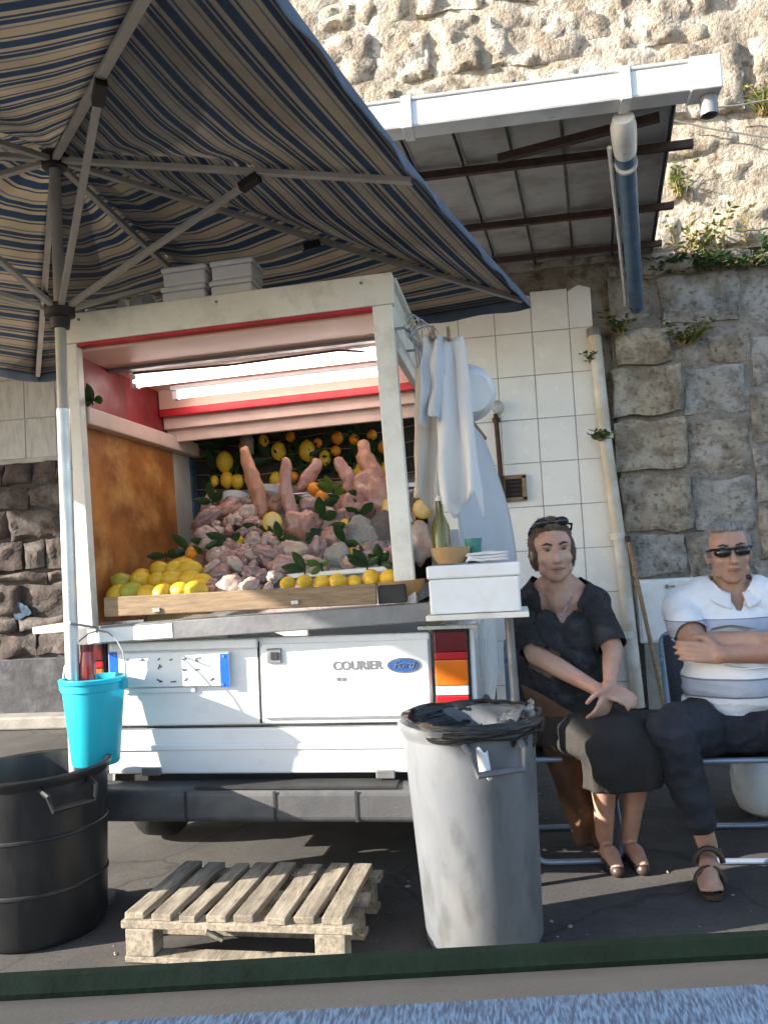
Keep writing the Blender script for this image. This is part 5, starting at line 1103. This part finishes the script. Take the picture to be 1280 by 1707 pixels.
# --- seated man
MBs = V((.86, 3.74, 0)); pm = thing('person', MBs, 'seated grey-haired man in sunglasses and striped white polo with folded arms', 'person')
m = MB(); hc = W(1213, 921, 3.68); PH2, MXM = head(m, hc, (-.05, -1, -.03), (-.05, 0, 1), 1.06, True)
nb = V((hc.x+.01, 3.73, 1.07)); m.chain([(hc+V((0,.03,-.06)), .062), (nb, .07), (nb+V((0,.01,-.06)), .09)])
sL, sR = V((.69, 3.75, 1.0)), V((1.05, 3.73, 1.0))
m.chain([(sL, .07), (V((.78,3.75,1.02)), .09), (V((.96,3.74,1.02)), .09), (sR, .07)]); m.sphere(V((.865,3.735,.87)), (.20,.14,.19)); m.sphere(V((.86,3.69,.70)), (.205,.175,.17)); m.sphere(V((.86,3.72,.60)), (.205,.17,.12)); m.sphere(V((.85,3.75,.54)), (.19,.15,.12)); m.sphere(V((.865,3.77,1.0)), (.15,.08,.09))
eL, eR = W(1160, 1075, 3.57), V((1.11, 3.56, .83)); hA, hB = V((.985, 3.505, .88)), V((.76, 3.47, .835))
m.chain([(sL, .068), (sL.lerp(eL,.5)+V((-.015,0,0)), .063), (eL, .050), (eL.lerp(hA,.4), .047), (hA, .032)]); m.chain([(sR, .068), (sR.lerp(eR,.5), .063), (eR, .050), (eR.lerp(hB,.4), .046), (hB, .032)])
hand(m, hA, (.9,.12,.05), (0,-1,.25), -1, .35, 1.08); hand(m, hB, (-.85,.15,.15), (0,-1,.3), 1, .3, 1.08)
kL, kR = V((.535, 3.36, .575)), V((1.13, 3.33, .55)); aL = W(1178, 1392, 3.44); aR = V((1.20, 3.30, .10)); aL.z = .12
hpL, hpR = V((.765,3.74,.51)), V((.945,3.74,.51))
for hp, kn, an, td in ((hpL, kL, aL, V((-.035,-.17,-.07))), (hpR, kR, aR, V((.03,-.17,-.07)))):
    m.chain([(hp, .11), (hp.lerp(kn,.5), .088), (kn, .066), (kn.lerp(an,.3)+V((0,.02,0)), .060), (kn.lerp(an,.65), .046), (an, .037)])
    toe = an+td; toe.z = .045; m.chain([(an+V((0,.035,-.06)), .036), (an.lerp(toe,.55)+V((0,0,-.005)), .038), (toe, .026)])
    for k in range(5): q = toe+V(((k-2)*.017, -.012+.006*abs(k-1.5), -.005)); m.chain([(toe+V(((k-2)*.014, .03, .004)), .013), (q, .011), (q+V((0,-.022,-.006)), .0095)], 8)
bo_m = remesh(obj('body', m, K['skin_m'], pm), .0055, 7)
face_bits(PH2, MXM, 1.06, pm, True, True)
hairdo(PH2, MXM, 1.06, [(0,-.035,.05,.083,.088,.078),(-.07,-.025,.012,.018,.05,.05),(.07,-.025,.012,.018,.05,.05),(0,-.075,-.01,.07,.04,.08),(0,.02,.095,.06,.05,.028)], mt=K['hair_m'], t=pm)
sg = obj('sunglasses', MB().tube([PH2(-.082,-.0,.012), PH2(-.076,.06,.018), PH2(-.03,.098,.02), PH2(0,.102,.018), PH2(.03,.098,.02), PH2(.076,.06,.018), PH2(.082,0,.012)], .005, 8), K['lens'], pm, smooth=True)
for e in (-1, 1): obj('sunglass_lens', MB().sphere(PH2(e*.037,.089,.006), V((.033,.014,.021)), MXM @ Matrix.Rotation(-e*.35, 3, 'Z')), K['lens'], sg, smooth='all')
def polo_mat():
    m = mat('striped_polo', (.70,.72,.77), .85, (.64,.66,.71), scale=8, bump=.35, bscale=120); n = m.node_tree; L = n.links.new; b = n.nodes['Principled BSDF']
    tc = n.nodes.new('ShaderNodeTexCoord'); sp = n.nodes.new('ShaderNodeSeparateXYZ'); L(tc.outputs['Object'], sp.inputs[0])
    r = n.nodes.new('ShaderNodeValToRGB'); cr = r.color_ramp; cr.interpolation = 'CONSTANT'; wh, gy, dk = (.74,.76,.81,1), (.38,.42,.51,1), (.17,.19,.25,1)
    st = [(0,wh),(.655,dk),(.661,gy),(.725,dk),(.731,wh),(.885,dk),(.891,gy),(.955,dk),(.96,wh)]
    cr.elements[0].color = wh; cr.elements[1].position = st[1][0]; cr.elements[1].color = st[1][1]
    for p, c in st[2:]: e = cr.elements.new(p); e.color = c
    L(sp.outputs[2], r.inputs[0]); L(r.outputs[0], b.inputs['Base Color']); return m
K['polo'] = polo_mat(); K['collar'] = mat('white_collar', (.74,.76,.81), .85, (.66,.68,.73), bump=.3, bscale=120)
hemL, hemR = sL.lerp(eL, .66)+V((-.012,0,0)), sR.lerp(eR, .66)
TOR = [(V((.865,3.735,.87)), V((.865,3.735,.9)), .18, .18, 1), (V((.86,3.69,.70)), V((.86,3.69,.76)), .19, .19, 1), (V((.86,3.72,.60)), V((.86,3.72,.57)), .19, .19, 1), (V((.78,3.75,1.02)), V((.96,3.74,1.02)), .09, .09, 1), (nb, hc, .066, .06, 0), (hc, hc+V((0,0,.05)), .09, .09, 0),
       (sL, hemL, .07, .064, 1), (hemL, eL, .063, .05, 0), (eL, hA, .05, .034, 0), (sR, hemR, .07, .064, 1), (hemR, eR, .063, .05, 0), (eR, hB, .05, .034, 0), (hA, hA+V((.15,.02,.0)), .045, .03, 0), (hB, hB+V((-.15,.02,.03)), .045, .03, 0), (hpL, kL, .10, .066, 0), (hpR, kR, .10, .066, 0)]
def neck(co):
    v = (co[:,2] > .98) & (co[:,1] < 3.735) & (np.abs(co[:,0]-nb.x+.0) < (co[:,2]-.98)*.45)
    c = (np.hypot(co[:,0]-nb.x, co[:,1]-nb.y-.01) < .082) & (co[:,2] > 1.02)
    return ~(v | c) & (co[:,2] > .585)
o = cloth_from(bo_m, TOR, 'polo_shirt', K['polo'], pm, .013, neck)
ruffle(o, lambda c: (.004+noise.noise(c*7)*.012+noise.noise(c*V((18,18,9)))*.006+(1-2*abs(noise.noise(c*V((5,5,19)))))*.006))
d = o.modifiers.new('solid', 'SOLIDIFY'); d.thickness = .004; d.offset = -1
def col_(u, v):
    a = -pi/2 + .22 + u*(2*pi-.44); fr_ = max(0, cos(a+pi/2)); r = .076 + .040*v + .02*fr_; dz = .062 - .040*v - .075*fr_**1.5 - .02*v*fr_
    return V((nb.x + r*cos(a)*1.08, nb.y+.008+r*sin(a)*1.05, nb.z+dz))
obj('collar', MB().grid(col_, 40, 5), K['collar'], pm, smooth='all', solid=.006)
obj('placket', MB().grid(lambda u, v: V((nb.x-.012+.024*u, 3.607-.008*v+.035*(1-v)**2, .995-.10*v)), 3, 6), K['collar'], pm, smooth='all', solid=.004)
for z_ in (.965, .925): obj('button', MB().sphere((nb.x, 3.600, z_), (.006,.003,.006), n=10, m=6), K['pvcwhite'], pm, smooth='all')
m = MB(); m.chain([(hpL, .13), (hpL.lerp(hpR,.5), .13), (hpR, .13)]); m.sphere(V((.86,3.715,.58)), (.215,.178,.07)); m.sphere(V((.855,3.65,.52)), (.19,.13,.10))
for hp, kn, an in ((hpL, kL, aL), (hpR, kR, aR)): m.chain([(hp, .125), (hp.lerp(kn,.5), .112), (kn, .084), (kn.lerp(an,.4)+V((0,.012,0)), .074), (kn.lerp(an,.74), .066)])
o = remesh(obj('trousers', m, K['jeans'], pm), .009, 5)
ruffle(o, lambda c: (noise.noise(c*12)*.009+noise.noise(c*30)*.003+(1-2.4*abs(noise.noise(c*V((9,9,16)))))*.007))
for an, td in ((aL, V((-.035,-.17,-.07))), (aR, V((.03,-.17,-.07)))):
    toe = an+td; toe.z = .045; m = MB(); m.chain([(an+V((0,.04,-.1)), .034), (an.lerp(toe,.5)+V((0,0,-.065)), .04), (toe+V((0,-.02,-.03)), .04)]); m.v = [V((v.x, v.y, min(.022, max(.003, v.z)))) for v in m.v]
    sd = obj('sandal', m, K['sandal'], pm, smooth=True)
    for f in (.3, .75):
        c = an.lerp(toe, f); pts = [c+V((.05*cos(a), 0, -.03+.052*sin(a)+(.0 if f > .5 else .01))) for a in [pi*k/8 for k in range(9)]]; obj('sandal_strap', MB().tube(pts, .011, 8), K['sandal'], sd, smooth=True)

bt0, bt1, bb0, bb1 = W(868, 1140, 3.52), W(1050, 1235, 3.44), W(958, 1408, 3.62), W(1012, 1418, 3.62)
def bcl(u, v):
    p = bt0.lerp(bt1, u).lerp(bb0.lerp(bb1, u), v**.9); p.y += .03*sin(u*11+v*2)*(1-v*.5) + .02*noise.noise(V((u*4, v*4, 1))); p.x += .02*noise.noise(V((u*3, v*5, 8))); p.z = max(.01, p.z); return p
K['brown'] = cloth_mat('brown_reflection', (.15,.078,.042), (.085,.045,.027), .25, scale=6, bump=.3, bscale=90)  # colour of a window reflection, given to an added hanging sheet
tag(obj('brown_reflection', MB().grid(bcl, 30, 26), K['brown'], smooth='all', solid=.004, loc=bb0), "added brown sheet in place of a window reflection, hanging from the woman's chair down behind her legs", 'cloth')
# --- folding chairs
def chair(c, label, w=.42, zs=.44, yaw=0):
    t = thing('folding_chair', c, label, 'chair', 'folding chairs of the two seated people'); Mx = Matrix.Translation(c) @ Matrix.Rotation(yaw, 4, 'Z'); h = w/2
    def P(x, y, z): return Mx @ V((x, y, z))
    def arc(pts, r=.05):                             # round the corners of a polyline
        out = [V(pts[0])]
        for a, b, c_ in zip(pts[:-2], pts[1:-1], pts[2:]):
            a, b, c_ = V(a), V(b), V(c_); p, q = b+(a-b).normalized()*r, b+(c_-b).normalized()*r
            out += [p.lerp(b, k/4).lerp(b.lerp(q, k/4), k/4) for k in range(5)]
        return out+[V(pts[-1])]
    for nm, y0, y1 in (('front_legs', .16, -.22), ('rear_legs', -.2, .22)):
        obj(nm, MB().tube([P(*p) for p in arc([(-h, y0, zs), (-h+.02, y1, .014), (h-.02, y1, .014), (h, y0, zs)], .07)], .012, 10), K['chairtube'], t, smooth=True)
    obj('seat_rail', MB().tube([P(*p) for p in arc([(-h-.02,.22,zs-.01),(-h-.02,-.24,zs+.01),(h+.02,-.24,zs+.01),(h+.02,.22,zs-.01)], .05)], .012, 10), K['chairtube'], t, smooth=True)
    obj('back_frame', MB().tube([P(*p) for p in arc([(-h-.02,.17,zs-.02),(-h-.01,.34,zs+.46),(h+.01,.34,zs+.46),(h+.02,.17,zs-.02)], .06)], .012, 10), K['chairtube'], t, smooth=True)
    obj('seat_sling', MB().grid(lambda u, v: P((u-.5)*w, -.22+.42*v, zs-.002-.025*sin(pi*u)*sin(pi*v)), 10, 8), K['chairfab'], t, smooth='all', solid=.004)
    obj('back_sling', MB().grid(lambda u, v: P((u-.5)*w, .20+.125*v+.02*sin(pi*u), zs+.07+.38*v), 10, 8), K['chairfab'], t, smooth='all', solid=.004)
chair(V((.165, 3.80, 0)), 'blue-grey tubular folding chair under the seated woman', .40, .42, radians(4)); chair(V((.865, 3.80, 0)), 'blue-grey tubular folding chair under the seated man', .42, .40)

# ================================================================== DOOR OF THE VEHICLE THE VIEW IS TAKEN FROM
dr = thing('vehicle_door', CP(0, .5, 0), 'grey sill, green rubber seal and blue upholstered top of the vehicle door', 'vehicle door')
def strip(prof, x0, x1, n=24):
    m = MB(); k = len(prof)
    for i in range(n+1):
        for d, z in prof: m.v.append(CP(x0+(x1-x0)*i/n, d, z))
    for i in range(n):
        for j in range(k): m.f.append([i*k+j, (i+1)*k+j, (i+1)*k+(j+1)%k, i*k+(j+1)%k])
    m.f += [list(range(k))[::-1], [n*k+j for j in range(k)]]; return m
obj('upholstery', strip([(.30,.62),(.405,.64),(.435,.98),(.442,1.04),(.438,1.056),(.425,1.064),(.40,1.062),(.36,1.052),(.30,1.03)], -1.0, 1.0), K['upholstery'], dr, smooth=True)
obj('sill_trim', strip([(.444,.70),(.53,.70),(.534,1.021),(.53,1.0255),(.50,1.034),(.46,1.045),(.446,1.048)], -1.0, 1.0), K['trim'], dr, smooth=True)
obj('window_seal', strip([(.536,.99),(.556,.99),(.556,1.024),(.551,1.033),(.543,1.033),(.536,1.026)], -1.0, 1.0), K['sealgreen'], dr, smooth=True)
obj('outer_panel', strip([(.536,.35),(.66,.38),(.70,.7),(.62,.96),(.558,.985),(.536,.98)], -1.0, 1.0), K['doorpaint'], dr, smooth=True)
for o in bpy.data.objects:
    if o.type == 'MESH' and not o.data.materials: print('no material', o.name)
bpy.data.scenes.remove(TS)
